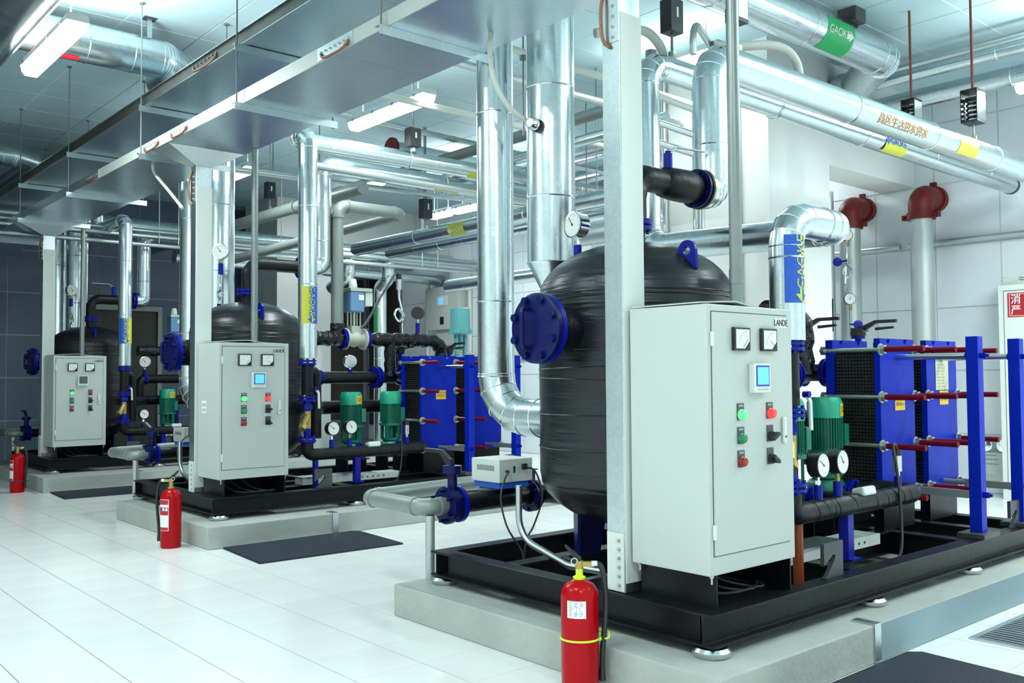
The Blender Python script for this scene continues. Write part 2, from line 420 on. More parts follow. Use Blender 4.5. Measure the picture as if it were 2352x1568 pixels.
# ------------------------------------------------------------------ room
XL, XR, YF, YB, ZC = -2.6, 9.75, -2.6, 15.6, 4.2
floor = struct('floor', MB().box(XL, YF, -0.1, XR, YB, -0.004), 'grout', smooth=0)
P = 1/3
def in_view(x, y, z):
    d = V((x, y, z-CAMH)); k = d.dot(Fw)
    if k < 0.4: return None
    return k if abs(d.dot(R2)/k*FPX) < 1260 and abs(d.dot(U2)/k*FPX) < 870 else None
TX, TY = 1.2807, 4.8979
plinths = [(2.627, 1.965, 6.35, 3.967), (2.65, 6.332, 6.40, 8.27), (2.68, 10.70, 6.45, 12.75)]
near, far = [], []
for i in range(-12, 27):
    for k in range(-34, 24):
        x, y = TX+(i+0.5)*P, TY+(k+0.5)*P
        if not (XL-0.1 < x < XR+0.1 and YF-0.1 < y < YB+0.1): continue
        hid = any(a+0.17 < x < c-0.17 and b+0.17 < y < d-0.17 for a, b, c, d in plinths)
        if hid: continue
        dpt = in_view(x, y, 0)
        (near if dpt else far).append((dpt or 0, x, y))
near.sort()
far += near[300:]; near = near[:300]
h, hy = P/2-0.0024, P/2-0.0009
tb = MB().box(-h, -hy, -0.004, h, hy, 0.0)
tme = None
for d, x, y in near:
    if tme is None:
        o = build('tile', tb, 'tile', floor, smooth=0); tme = o.data
    else:
        o = bpy.data.objects.new('tile', tme); COL.objects.link(o); o.parent = floor
    o.location = (x, y, 0)
mb = MB()
for d, x, y in far: mb.box(x-h, y-hy, -0.004, x+h, y+hy, 0)
build('floor_tiles', mb, 'tile', floor, smooth=0, kind='stuff', recalc=False)

def panels(parent, name, cells, mk, m):
    first = None; rest = MB()
    cells.sort(key=lambda c: c[0] if c[0] else 99)
    n = 0
    for c in cells:
        if c[0] and n < 300:
            build(name, mk(MB(), *c[1:]), m, parent, smooth=0); n += 1
        else: mk(rest, *c[1:])
    if rest.v: build(name+'s', rest, m, parent, smooth=0, kind='stuff')

ceil = struct('ceiling', MB().box(XL, YF, ZC, XR, YB, ZC+0.1), 'tbar', smooth=0)
cells = []
for i in range(-8, 12):
    for k in range(-17, 13):
        x0, y0 = 2.55+0.65*i, 7.9+0.66*k; x1, y1 = x0+0.65, y0+0.66
        x0, x1 = max(x0, XL), min(x1, XR); y0, y1 = max(y0, YF), min(y1, YB)
        if x1-x0 < 0.05 or y1-y0 < 0.05: continue
        cells.append((in_view((x0+x1)/2, (y0+y1)/2, ZC), x0, y0, x1, y1))
g = 0.005
panels(ceil, 'ceiling_panel', cells, lambda mb, a, b, c, d: mb.box(a+0.0075, b+0.0075, ZC-0.006, c-0.0075, d-0.0075, ZC+0.002), 'ceil')

wr = struct('wall_right', MB().box(XR, YF, 0, XR+0.1, YB, ZC), 'wallj', smooth=0)
cells = []
zs = [0, 0.585, 1.235, 1.885, 2.535, 3.185, 3.835, ZC]
for k in range(-12, 18):
    y0, y1 = 3.79+0.655*k, 3.79+0.655*(k+1); y0, y1 = max(y0, YF), min(y1, YB)
    if y1-y0 < 0.05: continue
    for za, zb in zip(zs, zs[1:]): cells.append((in_view(XR, (y0+y1)/2, (za+zb)/2), y0, za, y1, zb))
panels(wr, 'wall_panel', cells, lambda mb, a, b, c, d: mb.box(XR-0.012, a+0.007, b+0.007, XR+0.002, c-0.007, d-0.007), 'wallp')
wb = struct('wall_back', MB().box(XL, YB, 0, XR, YB+0.1, ZC), 'walljq', smooth=0)
cells = []
for k in range(-4, 19):
    x0, x1 = max(0.1+0.655*k, XL), min(0.1+0.655*(k+1), XR)
    if x1-x0 < 0.05: continue
    for za, zb in zip(zs, zs[1:]): cells.append((in_view((x0+x1)/2, YB, (za+zb)/2), x0, za, x1, zb))
panels(wb, 'wall_panel', cells, lambda mb, a, b, c, d: mb.box(a+0.009, YB-0.012, b+0.009, c-0.009, YB+0.002, d-0.009), 'wallq')
struct('wall_left', MB().box(XL-0.1, YF, 0, XL, YB, ZC), 'white', smooth=0)
struct('wall_front', MB().box(XL, YF-0.1, 0, XR, YF, ZC), 'white', smooth=0)
# square columns and the downstand beams between them and the right wall
c1 = struct('trim_1', MB().box(7.0, 4.64, 0, 8.0, 5.85, ZC), 'white', smooth=0)
build('downstand_beam', MB().box(8.0, 4.66, 3.2, XR, 5.05, ZC), 'white', c1, smooth=0)
c2 = struct('trim_2', MB().box(7.0, 14.0, 0, 8.0, 15.2, ZC), 'white', smooth=0)
build('downstand_beam', MB().box(8.0, 14.02, 3.2, XR, 14.4, ZC), 'white', c2, smooth=0)
# a doorway in the back wall behind the farthest unit
d1 = struct('door_1', MB().box(4.55, YB-0.03, 0, 5.62, YB-0.014, 2.32), 'dark', smooth=0)
f = MB().box(4.48, YB-0.07, 0, 4.55, YB-0.012, 2.40).box(5.62, YB-0.07, 0, 5.69, YB-0.012, 2.40).box(4.55, YB-0.07, 2.32, 5.62, YB-0.012, 2.40)
build('door_or_slab_frame', f, 'steelp', d1, smooth=0)
# dark slab painting the shade on the back wall under the second beam
d2 = struct('shade_slab_2', MB().box(8.15, YB-0.03, 0.4, 9.6, YB-0.014, 3.1), 'dark', smooth=0)
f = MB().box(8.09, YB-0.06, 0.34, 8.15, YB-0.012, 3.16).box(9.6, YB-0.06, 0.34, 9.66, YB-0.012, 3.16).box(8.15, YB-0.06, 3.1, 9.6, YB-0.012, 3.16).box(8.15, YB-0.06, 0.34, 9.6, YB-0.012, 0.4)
build('door_or_slab_frame', f, 'steelp', d2, smooth=0)
d3 = struct('shade_slab_3', MB().box(XR-0.03, 14.45, 0.3, XR-0.014, YB-0.07, 3.15), 'dark', smooth=0)  # dark slab painting the shade on the right wall beyond the beam
build('door_or_slab_frame', MB().box(XR-0.05, 14.40, 0.25, XR-0.012, 14.45, 3.19), 'steelp', d3, smooth=0)
# floor drain grating
gx0, gy0, gx1, gy1 = 4.33, 1.34, 5.36, 1.87
gr = thing('floor_grating', 'slotted metal floor drain grating in the white tiles at lower right', 'floor grating', ((gx0+gx1)/2, (gy0+gy1)/2, 0))
build('grating_frame', MB().box(gx0, gy0, 0, gx1, gy0+0.025, 0.006).box(gx0, gy1-0.025, 0, gx1, gy1, 0.006).box(gx0, gy0+0.025, 0, gx0+0.025, gy1-0.025, 0.006).box(gx1-0.025, gy0+0.025, 0, gx1, gy1-0.025, 0.006), 'galv', gr, smooth=0)
build('pit_shade', MB().box(gx0+0.025, gy0+0.025, 0.0002, gx1-0.025, gy1-0.025, 0.0012), 'black', gr, smooth=0)  # flat black sheet painting the dark below the slats
n = 26
for i in range(n):
    x = gx0+0.04+i*(gx1-gx0-0.08)/(n-1)
    build('slat', MB().box(x-0.0065, gy0+0.025, 0.001, x+0.0065, gy1-0.025, 0.006), 'galv', gr, smooth=0)
# ------------------------------------------------------------------ the three heating units
OFF = [V((0, 0, 0)), V((0.024, 4.475, 0)), V((0.06, 9.006, 0))]
UN = ['nearest', 'middle', 'farthest']
X3, Y3, Z3 = V((1, 0, 0)), V((0, 1, 0)), V((0, 0, 1))

def ibeam(mb, a, b, w_=0.09, z0=0.197, z1=0.32, t=0.011):
    """I-section from a to b (2-D points), web in the middle"""
    a, b = V((a[0], a[1], 0)), V((b[0], b[1], 0)); d = (b-a).normalized(); n = V((-d.y, d.x, 0)); hw = w_/2; hh = t*0.45
    prof = [(-hw, z0), (hw, z0), (hw, z0+t), (hh, z0+t), (hh, z1-t), (hw, z1-t), (hw, z1), (-hw, z1), (-hw, z1-t), (-hh, z1-t), (-hh, z0+t), (-hw, z0+t)]
    return mb.prism(prof, a, n, Z3, b-a)

def flange(mb, c, ax, R, t=0.016, gap=0.006, n=28):
    c, ax = V(c), V(ax).normalized()
    for s_ in (-1, 1): mb.cyl(c+ax*s_*gap/2, c+ax*s_*(gap/2+t), R, n=n)
    return mb

def flange_set(root, c, ax, R, mname='blue', nb=8, t=0.016, gap=0.006):
    p = build('flange', flange(MB(), c, ax, R, t, gap), mname, root, smooth=40)
    build('flange_bolts', MB().bolts(c, ax, R*0.82, nb, t+gap/2+0.012, 0.009), mname, p, smooth=0, kind='stuff')
    return p

def gauge(name, label, c, face, r=0.056, stem_to=None, body='black', cat='pressure gauge', group='pressure gauges', depth=0.05, stem='blue', needle=2.2):
    c, fdir = V(c), V(face).normalized()
    base = V(stem_to) if stem_to else c-Z3*r
    g_ = thing(name, label, cat, base, group)
    d, u, w_ = frame(fdir); up = Z3; rt = up.cross(fdir).normalized()
    build('case', MB().lathe(c, fdir, [(0, -depth), (r*0.92, -depth), (r*0.96, -depth*0.9), (r*0.97, -0.004), (r, 0.0), (r, 0.006), (r*0.92, 0.007)], 28), body, g_)
    dl = build('dial', MB().cyl(c+fdir*0.003, c+fdir*0.0078, r*0.9, n=28), 'dial', g_)
    tk = MB()
    for i in range(15):
        a = math.radians(225-i*270/14); e = rt*math.cos(a)+up*math.sin(a); s_ = rt*-math.sin(a)+up*math.cos(a)
        tk.obox(c+e*r*0.76+fdir*0.0083, r*(0.18 if i % 2 == 0 else 0.1), r*0.03, 0.0006, e, s_)
    build('scale', tk, 'dials', dl, smooth=0, kind='stuff')
    e = rt*math.cos(needle)+up*math.sin(needle); s_ = rt*-math.sin(needle)+up*math.cos(needle)
    build('needle', MB().obox(c+e*r*0.25+fdir*0.0092, r*0.85, r*0.05, 0.0008, e, s_).cyl(c+fdir*0.0086, c+fdir*0.0102, r*0.09, n=10), 'ink', dl, smooth=0)
    if stem_to:
        top = c-Z3*r*0.9-fdir*depth*0.45; b = V((top.x, top.y, base.z)); L = top.z-b.z
        build('gauge_neck', MB().cyl(top-Z3*min(0.045, L*0.4), top+Z3*0.01, 0.009, n=10).cyl(top-Z3*min(0.035, L*0.3), top-Z3*min(0.018, L*0.15), 0.014, n=6), 'chrome' if stem != 'brass' else 'brass', g_)
        build('stub', MB().cyl(b, top-Z3*min(0.04, L*0.35), 0.021, n=12), 'blue' if stem == 'brass' else stem, g_)
    return g_

def ball_valve_lever(root, p, d, L=0.13, m='cabw'):
    p, d = V(p), V(d).normalized(); n = Z3.cross(d).normalized()
    pts = [(0, 0), (0.03, 0.0), (0.055, 0.025), (L, 0.025), (L, 0.031), (0.052, 0.031), (0.027, 0.006), (0, 0.006)]
    return build('lever', MB().prism(pts, p-n*0.012, d, Z3, n*0.024), m, root, smooth=0, bevel=0.002)

def make_unit(k):
    O = OFF[k]; U = UN[k]
    def p(x, y, z=0.0): return V((x, y, z))+O
    # ---- plinth
    a, b, c, d = plinths[k]
    pl = thing('concrete_plinth', 'low grey concrete plinth under the %s black skid' % U, 'plinth', ((a+c)/2, (b+d)/2, 0), 'concrete plinths')
    build('slab', MB().box(a, b, 0, c, d, 0.157), 'conc', pl, smooth=0, bevel=0.006)
    sx = (3.69, 3.66, 3.70)[k]
    build('steel_strap', MB().box(sx-0.025, b-0.006, 0.004, sx+0.025, b, 0.163).box(sx-0.025, b, 0.157, sx+0.025, b+0.10, 0.163), 'galv', pl, smooth=0, label='bent galvanised strap')
    if k == 0: build('painted_face', MB().box(sx+0.028, b-0.002, 0.003, c-0.004, b-0.0002, 0.155), 'plp', pl, smooth=0, label='blue-grey painted front face')
    # ---- skid
    x0, y0, x1, y1 = 2.78, 2.11, 5.98, 3.86 if k == 0 else 3.83
    sk = thing('skid_frame', 'black steel I-beam skid frame on the %s plinth' % U, 'skid frame', p(4.4, 3.0, 0.157), 'black skid frames')
    q = lambda x, y: (x+O.x, y+O.y)
    for (A, B) in (((x0, y0+0.045), (x1, y0+0.045)), ((x0, y1-0.045), (x1, y1-0.045)), ((x0+0.045, y0+0.09), (x0+0.045, y1-0.09)), ((x1-0.045, y0+0.09), (x1-0.045, y1-0.09)),
                   ((3.95, y0+0.09), (3.95, y1-0.09)), ((5.05, y0+0.09), (5.05, y1-0.09)), ((5.50, y0+0.09), (5.50, y1-0.09)), ((x0+0.09, 2.80), (3.905, 2.80)), ((x0+0.09, 3.33), (3.905, 3.33)), ((3.995, 2.62), (5.005, 2.62)), ((3.995, 2.98), (5.005, 2.98))):
        build('beam', ibeam(MB(), q(*A), q(*B)), 'skid', sk, smooth=0, bevel=0.002)
    for fx, fy in ((x0+0.055, y0+0.05), (4.0, y0+0.05), (5.01, y0+0.05), (5.9, y0+0.05), (x0+0.055, y1-0.05), (4.0, y1-0.05), (5.01, y1-0.05), (5.9, y1-0.05)):
        build('foot', MB().lathe(p(fx, fy, 0.157), Z3, [(0, 0), (0.066, 0), (0.072, 0.008), (0.072, 0.022), (0.06, 0.034), (0.016, 0.037), (0.016, 0.0402), (0, 0.0402)], 24), 'stain', sk, label='silver levelling foot')
    for lx in (3.63, 5.60):
        poly = [(0, 0), (0.155, 0), (0.155, 0.15), (0, 0.15), (0, 0.055), (0.075, 0.098), (0.092, 0.092), (0.085, 0.072), (0.012, 0.0)]
        build('lifting_plate', MB().prism(poly, p(lx, y0+0.055, 0.32), X3, Z3, Y3*0.018), 'skidt', sk, smooth=0, label='black lifting plate with a slanted slot')
    # cabinet stand
    st = MB().box(*p(2.87, 2.16, 0.32), *p(2.878, 2.53, 0.447)).box(*p(3.36, 2.16, 0.32), *p(3.368, 2.53, 0.447)).box(*p(2.878, 2.522, 0.32), *p(3.36, 2.53, 0.447))
    build('cabinet_stand', st, 'skid', sk, smooth=0)
    build('shade_plate', MB().box(*p(2.86, 2.201, 0.309), *p(3.37, 2.755, 0.319)), 'skid', sk, smooth=0)  # black plate added to darken the space under the cabinet
    for j_ in range(3):
        build('loose_cable', MB().tube(spline([p(2.93+0.1*j_, 2.48, 0.44), p(3.0+0.09*j_, 2.40, 0.36), p(3.06+0.10*j_, 2.30, 0.328), p(3.20+0.06*j_, 2.26, 0.327), p(3.42, 2.33+0.03*j_, 0.327), p(3.6, 2.36+0.04*j_, 0.327)]), 0.006, 6), 'dgrey', sk)
    # ---- tank
    T = p(3.49, 3.10, 0)
    tk = thing('hot_water_tank', 'upright black-wrapped storage tank with domed ends on the %s skid' % U, 'tank', p(3.49, 3.10, 0.32), 'black storage tanks')
    pr = [(0, 0.46)]
    for i in range(1, 9):
        a_ = i/8*PI/2; pr.append((0.48*math.sin(a_), 0.73-0.27*math.cos(a_)))
    pr += [(0.48, 1.0), (0.482, 1.3), (0.48, 1.585)]
    for i in range(1, 11):
        a_ = i/10*PI/2; pr.append((0.48*math.cos(a_), 1.585+0.275*math.sin(a_)))
    rb = build('wrapped_shell', MB().lathe(T, Z3, pr, 56), 'foam', tk, smooth=50)
    cr = MB()
    rnd = random.Random(3+k)
    for z, R in ((0.86, 0.4815), (1.02, 0.482), (1.18, 0.4825), (1.25, 0.4825), (1.33, 0.483), (1.43, 0.4815), (1.50, 0.481), (1.53, 0.481), (1.56, 0.481), (1.585, 0.48)):
        tilt = V((rnd.uniform(-0.03, 0.03), rnd.uniform(-0.03, 0.03), 1)); cr.ring(T+Z3*z, tilt, R, 0.0032, 48, 5)
    build('wrap_creases', cr, 'foam', rb, kind='stuff')
    for i, ang in enumerate((143, 263, 23)):
        e = V((math.cos(math.radians(ang)), math.sin(math.radians(ang)), 0)); n_ = Z3.cross(e)
        q0 = T+e*0.30
        build('leg', MB().prism([(-0.06, 0.32), (0.06, 0.32), (0.09, 0.62), (-0.09, 0.62)], q0-e*0.008, n_, Z3, e*0.016).prism([(-0.04, 0.32), (0.07, 0.32), (0.07, 0.58), (-0.09, 0.60)], q0-n_*0.008-e*0.07, e, Z3, n_*0.016), 'dblue', tk, smooth=0, label='dark blue tank leg')
    # manhole on the -X side
    mz = 1.415; mc = p(2.835, 3.10, mz)
    build('manhole_neck', MB().cyl(mc+X3*0.02, mc+X3*0.22, 0.105, 0.11, n=32), 'foamp', tk)
    build('manhole_flange', MB().cyl(mc+X3*0.004, mc+X3*0.03, 0.162, n=40), 'blue', tk)
    cv = build('manhole_cover', MB().lathe(mc, -X3, [(0, 0.026), (0.146, 0.026), (0.16, 0.021), (0.162, 0.0), (0, 0)], 40), 'dblue', tk)
    for i in range(8):
        a_ = 2*PI*(i+0.5)/8; bq = mc+V((0, math.cos(a_), math.sin(a_)))*0.135
        build('bolt', MB().cyl(bq-X3*0.045, bq-X3*0.0255, 0.019, n=6).cyl(bq+X3*0.03, bq+X3*0.05, 0.017, n=6).cyl(bq-X3*0.026, bq+X3*0.03, 0.008, n=6), 'dblue', tk, smooth=0)
    hx = mc+V((-0.026, 0.028, 0)); H = 0.088
    build('handle', MB().tube([hx+Z3*H, hx+V((-0.05, 0, H)), hx+V((-0.05, 0, -H)), hx-Z3*H], 0.0115, 12, 0.022, 4), 'dblue', cv)
    # lifting lugs
    for lx, ly in ((3.42, 2.71), (3.56, 3.49)):
        b_ = p(lx, ly, 1.70); ring = []
        for i in range(13): ring.append((0.05*math.cos(PI*i/12), 0.075+0.05*math.sin(PI*i/12)))
        outer = [(0.055, -0.03), *ring, (-0.055, -0.01)] if ly < 3 else [(0.055, -0.01), *ring, (-0.055, -0.03)]
        mb = MB(); n0 = len(outer); hole = [(0.02*math.cos(2*PI*i/16), 0.075+0.02*math.sin(2*PI*i/16)) for i in range(16)]
        lug(mb, outer, hole, b_-X3*0.009, Y3, Z3, X3*0.018)
        build('lifting_lug', mb, 'blue', tk, smooth=40, label='blue lifting lug with a round hole')
    fl = flange_set(tk, p(3.49, 3.10, 1.945), Z3, 0.09, 'blue', 8, 0.018, 0.01)
    build('outlet_neck', MB().cyl(p(3.49, 3.10, 1.85), p(3.49, 3.10, 1.925), 0.055, n=24), 'foamp', tk)
    # ---- dome gauge
    gc = p(3.30, 3.34, 1.966) if k == 0 else p(3.33, 3.31, 2.31)
    gauge('dial_gauge', 'round %s dial gauge on a stem on top of the %s tank' % (('silver', 'grey-faced', 'silver')[k], U), gc, ((-0.99, 0.10, 0.05), (-0.55, -0.83, 0.05), (0.2, -1, 0))[k], 0.068, gc*1+V((0, 0, -0.225)) if k == 0 else gc+V((0, 0, -0.20)), 'chrome', depth=0.06, stem='blue' if k == 0 else 'brass')
    if k:
        gb = gc+V((0, 0.02, -0.20))
        sp_ = thing('siphon_tube', 'coiled chrome siphon tube under the dial gauge on the %s tank' % U, 'tube', (gb.x, gb.y, gb.z-0.32), 'siphon tubes')
        build('coil', MB().tube(spline([gb, gb+V((0, 0, -0.08)), gb+V((0.012, -0.01, -0.12)), gb+V((-0.02, -0.01, -0.17)), gb+V((0.0, -0.01, -0.215)), gb+V((0.022, 0, -0.17)), gb+V((0, 0.012, -0.13)), gb+V((0.002, 0.01, -0.22)), gb+V((0, 0, -0.27))]), 0.009, 8), 'chrome', sp_)
        build('socket', MB().cyl(gb+V((0, 0, -0.335)), gb+V((0, 0, -0.26)), 0.018, n=12), 'dblue', sp_)
    # ---- control cabinet
    cx0, cy0, cz0, cw, cd, ch = 2.826, 2.154, 0.447, 0.566, 0.386, 1.02
    cab = thing('control_cabinet', 'cream steel control cabinet with dials and %s on the %s skid' % (('a lit blue screen', 'a lit blue screen', 'a dark screen')[k], U), 'control cabinet', p(cx0+cw/2, cy0+cd/2, cz0), 'cream control cabinets')
    build('cabinet_body', MB().box(*p(cx0, cy0, cz0), *p(cx0+cw, cy0+cd, cz0+ch)), 'cab', cab, smooth=0, bevel=0.004)
    build('warped_top_sheet', MB().add([p(x, y, z) for y in (2.20, 2.54) for x, z in ((2.84, 1.478), (2.96, 1.486), (3.08, 1.492), (3.16, 1.480), (3.24, 1.474), (3.36, 1.470))]+[p(x, y, z-0.006) for y in (2.20, 2.54) for x, z in ((2.84, 1.478), (2.96, 1.486), (3.08, 1.492), (3.16, 1.480), (3.24, 1.474), (3.36, 1.470))],
          [(i, i+1, i+7, i+6) for i in range(5)]+[(i+12, i+18, i+19, i+13) for i in range(5)]+[(i, i+12, i+13, i+1) for i in range(5)]+[(i+6, i+7, i+19, i+18) for i in range(5)]+[(0, 6, 18, 12), (5, 17, 23, 11)]), 'cab', cab, smooth=0)
    F = -Y3; fy = cy0
    def f(x, z, y=0.0): return p(cx0+x, fy-y, cz0+z)
    def fb(x0_, z0_, x1_, z1_, d0, d1): return MB().box(*f(x0_, z0_, d1), *f(x1_, z1_, d0))
    gap = MB().box(*f(0.022, 0.070, 0.0008), *f(0.531, 0.994, 0.0))
    dr = build('door', fb(0.026, 0.074, 0.527, 0.990, 0.0008, 0.005), 'cab', cab, smooth=0)
    build('door_gap', gap, 'dgrey', dr, smooth=0)
    for hz in (0.887, 0.162):
        build('hinge', fb(0.017, hz-0.028, 0.031, hz+0.028, 0, 0.011), 'cabw', cab, smooth=0, bevel=0.003)
    for i, (mx, nd) in enumerate(((0.197, 0.75), (0.381, 2.6))):
        mt = build('panel_meter', fb(mx-0.051, 0.845, mx+0.051, 0.935, 0.005, 0.021), 'black', cab, smooth=0, bevel=0.002, label='black framed %s meter' % ('left', 'right')[i])
        s_ = 0.043
        build('meter_face', MB().prism([(-s_, -0.037), (0.012, -0.037), (s_, -0.008), (s_, 0.037), (-s_, 0.037)], f(mx, 0.89, 0.0212), X3, Z3, F*0.001), 'dial', mt, smooth=0)
        arc = MB()
        for j in range(9):
            a_ = math.radians(100+j*9); arc.obox(f(mx+0.03+0.056*math.cos(a_), 0.864+0.056*math.sin(a_), 0.0226), 0.006, 0.0012, 0.0006, (math.cos(a_), 0, math.sin(a_)), (-math.sin(a_), 0, math.cos(a_)))
        a_ = nd; arc.obox(f(mx+0.018, 0.862+0.012, 0.0228), 0.045, 0.0018, 0.0006, (math.cos(a_), 0, math.sin(a_)), (-math.sin(a_), 0, math.cos(a_)))
        build('meter_scale', arc, 'ink', mt, smooth=0, kind='stuff')
    dp = build('display_unit', fb(0.252, 0.680, 0.362, 0.795, 0.005, 0.034), 'cabw', cab, smooth=0, bevel=0.004, label='white display unit')
    build('screen_frame', fb(0.264, 0.706, 0.350, 0.787, 0.034, 0.036), 'bez' if k < 2 else 'dgrey', dp, smooth=0)
    build('screen', fb(0.270, 0.712, 0.344, 0.781, 0.036, 0.037), 'scr' if k < 2 else 'scrd', dp, smooth=0)
    kb = MB()
    for j in range(5): kb.box(*f(0.275+j*0.015, 0.690, 0.036), *f(0.284+j*0.015, 0.697, 0.034))
    build('key', kb, 'cab', dp, smooth=0, kind='stuff')
    lit = k < 2
    for nm, bx, bz, mm, r_, dp_ in (('pilot_lamp', 0.194, 0.605, 'gon', 0.019, 0.024), ('pilot_lamp', 0.390, 0.605, 'ron' if lit else 'roff', 0.019, 0.024), ('push_button', 0.194, 0.514, 'goff', 0.018, 0.022), ('push_button', 0.194, 0.424, 'roff', 0.018, 0.022)):
        b_ = build(nm, fb(bx-0.022, bz-0.030, bx+0.022, bz+0.036, 0.005, 0.009), 'dgrey', cab, smooth=0, bevel=0.002)
        build('lens' if nm == 'pilot_lamp' else 'cap', MB().lathe(f(bx, bz-0.008, 0.009), F, [(0, 0), (r_+0.002, 0), (r_+0.002, 0.006), (r_-0.001, 0.008), (r_-0.001, dp_-0.004), (r_-0.006, dp_), (0, dp_+0.001)], 20), mm, b_)
        build('tag_print', MB().box(*f(bx-0.014, bz+0.022, 0.0095), *f(bx+0.014, bz+0.031, 0.009)), 'dials', b_, smooth=0)
    for bz, an in ((0.514, 0.5), (0.424, -0.6)):
        b_ = build('selector_switch', fb(0.390-0.022, bz-0.030, 0.390+0.022, bz+0.036, 0.005, 0.009), 'dgrey', cab, smooth=0, bevel=0.002)
        build('switch_knob', MB().cyl(f(0.390, bz-0.008, 0.009), f(0.390, bz-0.008, 0.022), 0.019, n=20).obox(f(0.390, bz-0.008, 0.032), 0.046, 0.012, 0.022, (math.cos(an), 0, math.sin(an)), (-math.sin(an), 0, math.cos(an))), 'black', b_, smooth=30)
    hd = build('door_handle', fb(0.473, 0.472, 0.497, 0.580, 0.005, 0.019), 'cabw', cab, smooth=0, bevel=0.008, label='white swing handle')
    build('keyhole', MB().cyl(f(0.485, 0.50, 0.019), f(0.485, 0.50, 0.0205), 0.005, n=12), 'dgrey', hd)
    lp = build('name_sticker', fb(0.440, 0.943, 0.522, 0.980, 0.005, 0.0056), 'white2' if k == 0 else 'cab', cab, smooth=0)
    text('lettering', lp, 'LANDE', f(0.481, 0.961, 0.0056), X3, Z3, 0.038, 'ink', 0.0006, 0.78, 0.025)
    if k == 1:
        ns = build('notice', MB().box(*p(cx0-0.0012, 2.385, 0.935), *p(cx0, 2.465, 1.03)), 'white2', cab, smooth=0)
        nl = MB()
        for j in range(8): nl.box(*p(cx0-0.0018, 2.396+(j % 4)*0.016, 0.985 if j < 4 else 0.948), *p(cx0-0.0012, 2.404+(j % 4)*0.016, 1.012 if j < 4 else 0.972))
        build('print', nl, 'dials', ns, smooth=0, kind='stuff')
    mbk = MB()
    for x, y in ((2.85, 2.166), (3.37, 2.166), (2.85, 2.52)): mbk.box(*p(x-0.008, y-0.004, 0.438), *p(x+0.008, y+0.004, 0.447)).cyl(p(x, y, 0.415), p(x, y, 0.438), 0.004, n=6)
    build('anchor_bolts', mbk, 'zinc', cab, smooth=0, kind='stuff')
    # ---- conduit from the cabinet to the tray
    cq = p(3.15, 2.25, 1.467)
    cn = thing('vertical_conduit', 'thin galvanised conduit rising from the %s cabinet to the cable tray' % U, 'conduit', cq, 'vertical conduits')
    build('tube', MB().cyl(cq+Z3*0.0005, (cq.x, cq.y, 2.978), 0.026, n=20), 'condd', cn)
    build('coupling', MB().cyl(cq+Z3*0.10, cq+Z3*0.16, 0.0285, n=20), 'condd', cn)
    # ---- cable riser
    rx0, rx1, ry0, ry1 = 2.807, 2.932, 2.56, 2.66
    rs = thing('cable_riser', 'rectangular galvanised cable riser standing behind the %s cabinet' % U, 'cable riser', p(2.87, 2.61, 0.32), 'cable risers')
    build('duct', MB().box(*p(rx0, ry0, 0.32), *p(rx1, ry1, 2.86)), 'galv', rs, smooth=0, bevel=0.003)
    e = 0.004
    build('cover_sheet', MB().box(*p(rx0+0.004, ry0-e, 0.36), *p(rx1+e, ry0-0.0002, 2.70)), 'cabw', rs, smooth=0, label='pale front cover sheet')
    pq = build('foot_plate', MB().box(*p(rx0-e, ry0+0.004, 0.325), *p(rx0-0.0002, ry1-0.004, 0.56)), 'cabw', rs, smooth=0)
    for i in range(6):
        bq = p(rx0-e, ry0+0.03, 0.35+i*0.036)
        build('screw', MB().cyl(bq, bq-X3*0.004, 0.008, n=6).cyl(bq-X3*0.004, bq-X3*0.012, 0.005, n=6), 'zinc', pq, smooth=0)
    pq = build('joint_plate', MB().box(*p(rx0-e, ry0+0.004, 2.58), *p(rx0-0.0002, ry1-0.004, 2.80)), 'galv', rs, smooth=0)
    for i in range(5):
        bq = p(rx0-e, ry0+0.035, 2.60+i*0.044)
        build('screw', MB().cyl(bq, bq-X3*0.004, 0.008, n=6).cyl(bq-X3*0.004, bq-X3*0.012, 0.005, n=6), 'zinc', pq, smooth=0)
    cpts = [p(rx0-0.006, ry0+0.05, 2.56), p(rx0-0.022, ry0+0.075, 2.60), p(rx0-0.026, ry0+0.08, 2.72), p(rx0-0.008, ry0+0.07, 2.83)]
    build('copper_strap', MB().tube(spline(cpts), 0.008, 8), 'copper', rs, label='braided copper bonding strap')
    bx0, bx1, tx0, tx1 = rx0+O.x, rx1+O.x, 2.573, 3.19
    ya, yb = ry0+O.y, ry1+O.y
    fl = MB().add([(bx0, ya, 2.86), (bx1, ya, 2.86), (bx1, yb, 2.86), (bx0, yb, 2.86), (tx0+0.004, ya-0.10, 2.979), (tx1-0.004, ya-0.10, 2.979), (tx1-0.004, yb+0.16, 2.979), (tx0+0.004, yb+0.16, 2.979)],
                  [(0,3,2,1),(4,5,6,7),(0,1,5,4),(1,2,6,5),(2,3,7,6),(3,0,4,7)])
    build('flared_top', fl, 'trayb' if k == 2 else 'galv', rs, smooth=0)
    # ---- outlet pipe from the dome, black wrap
    oz = 2.20; ox = 4.13
    op = thing('wrapped_outlet_pipe', 'black-wrapped bent pipe from the dome of the %s tank' % U, 'pipe', p(3.49, 3.10, 1.97), 'black outlet pipes')
    rr = (0.064, 0.056, 0.056)[k]
    build('wrap', MB().tube([p(3.49, 3.10, 1.972), p(3.49, 3.10, oz), p(3.985, 3.10, oz)], rr, 22, 0.11, 6, rfun=lambda i, n: rr*(1+0.10*math.sin(i*1.3)) if 1 < i < n-1 else rr), 'foamp', op)
    if k == 0:
        build('wrap_bulge', MB().lathe(p(3.70, 3.10, oz), X3, [(0.064, 0), (0.078, 0.02), (0.086, 0.10), (0.088, 0.20), (0.078, 0.27), (0.064, 0.285)], 26), 'foamp', op)
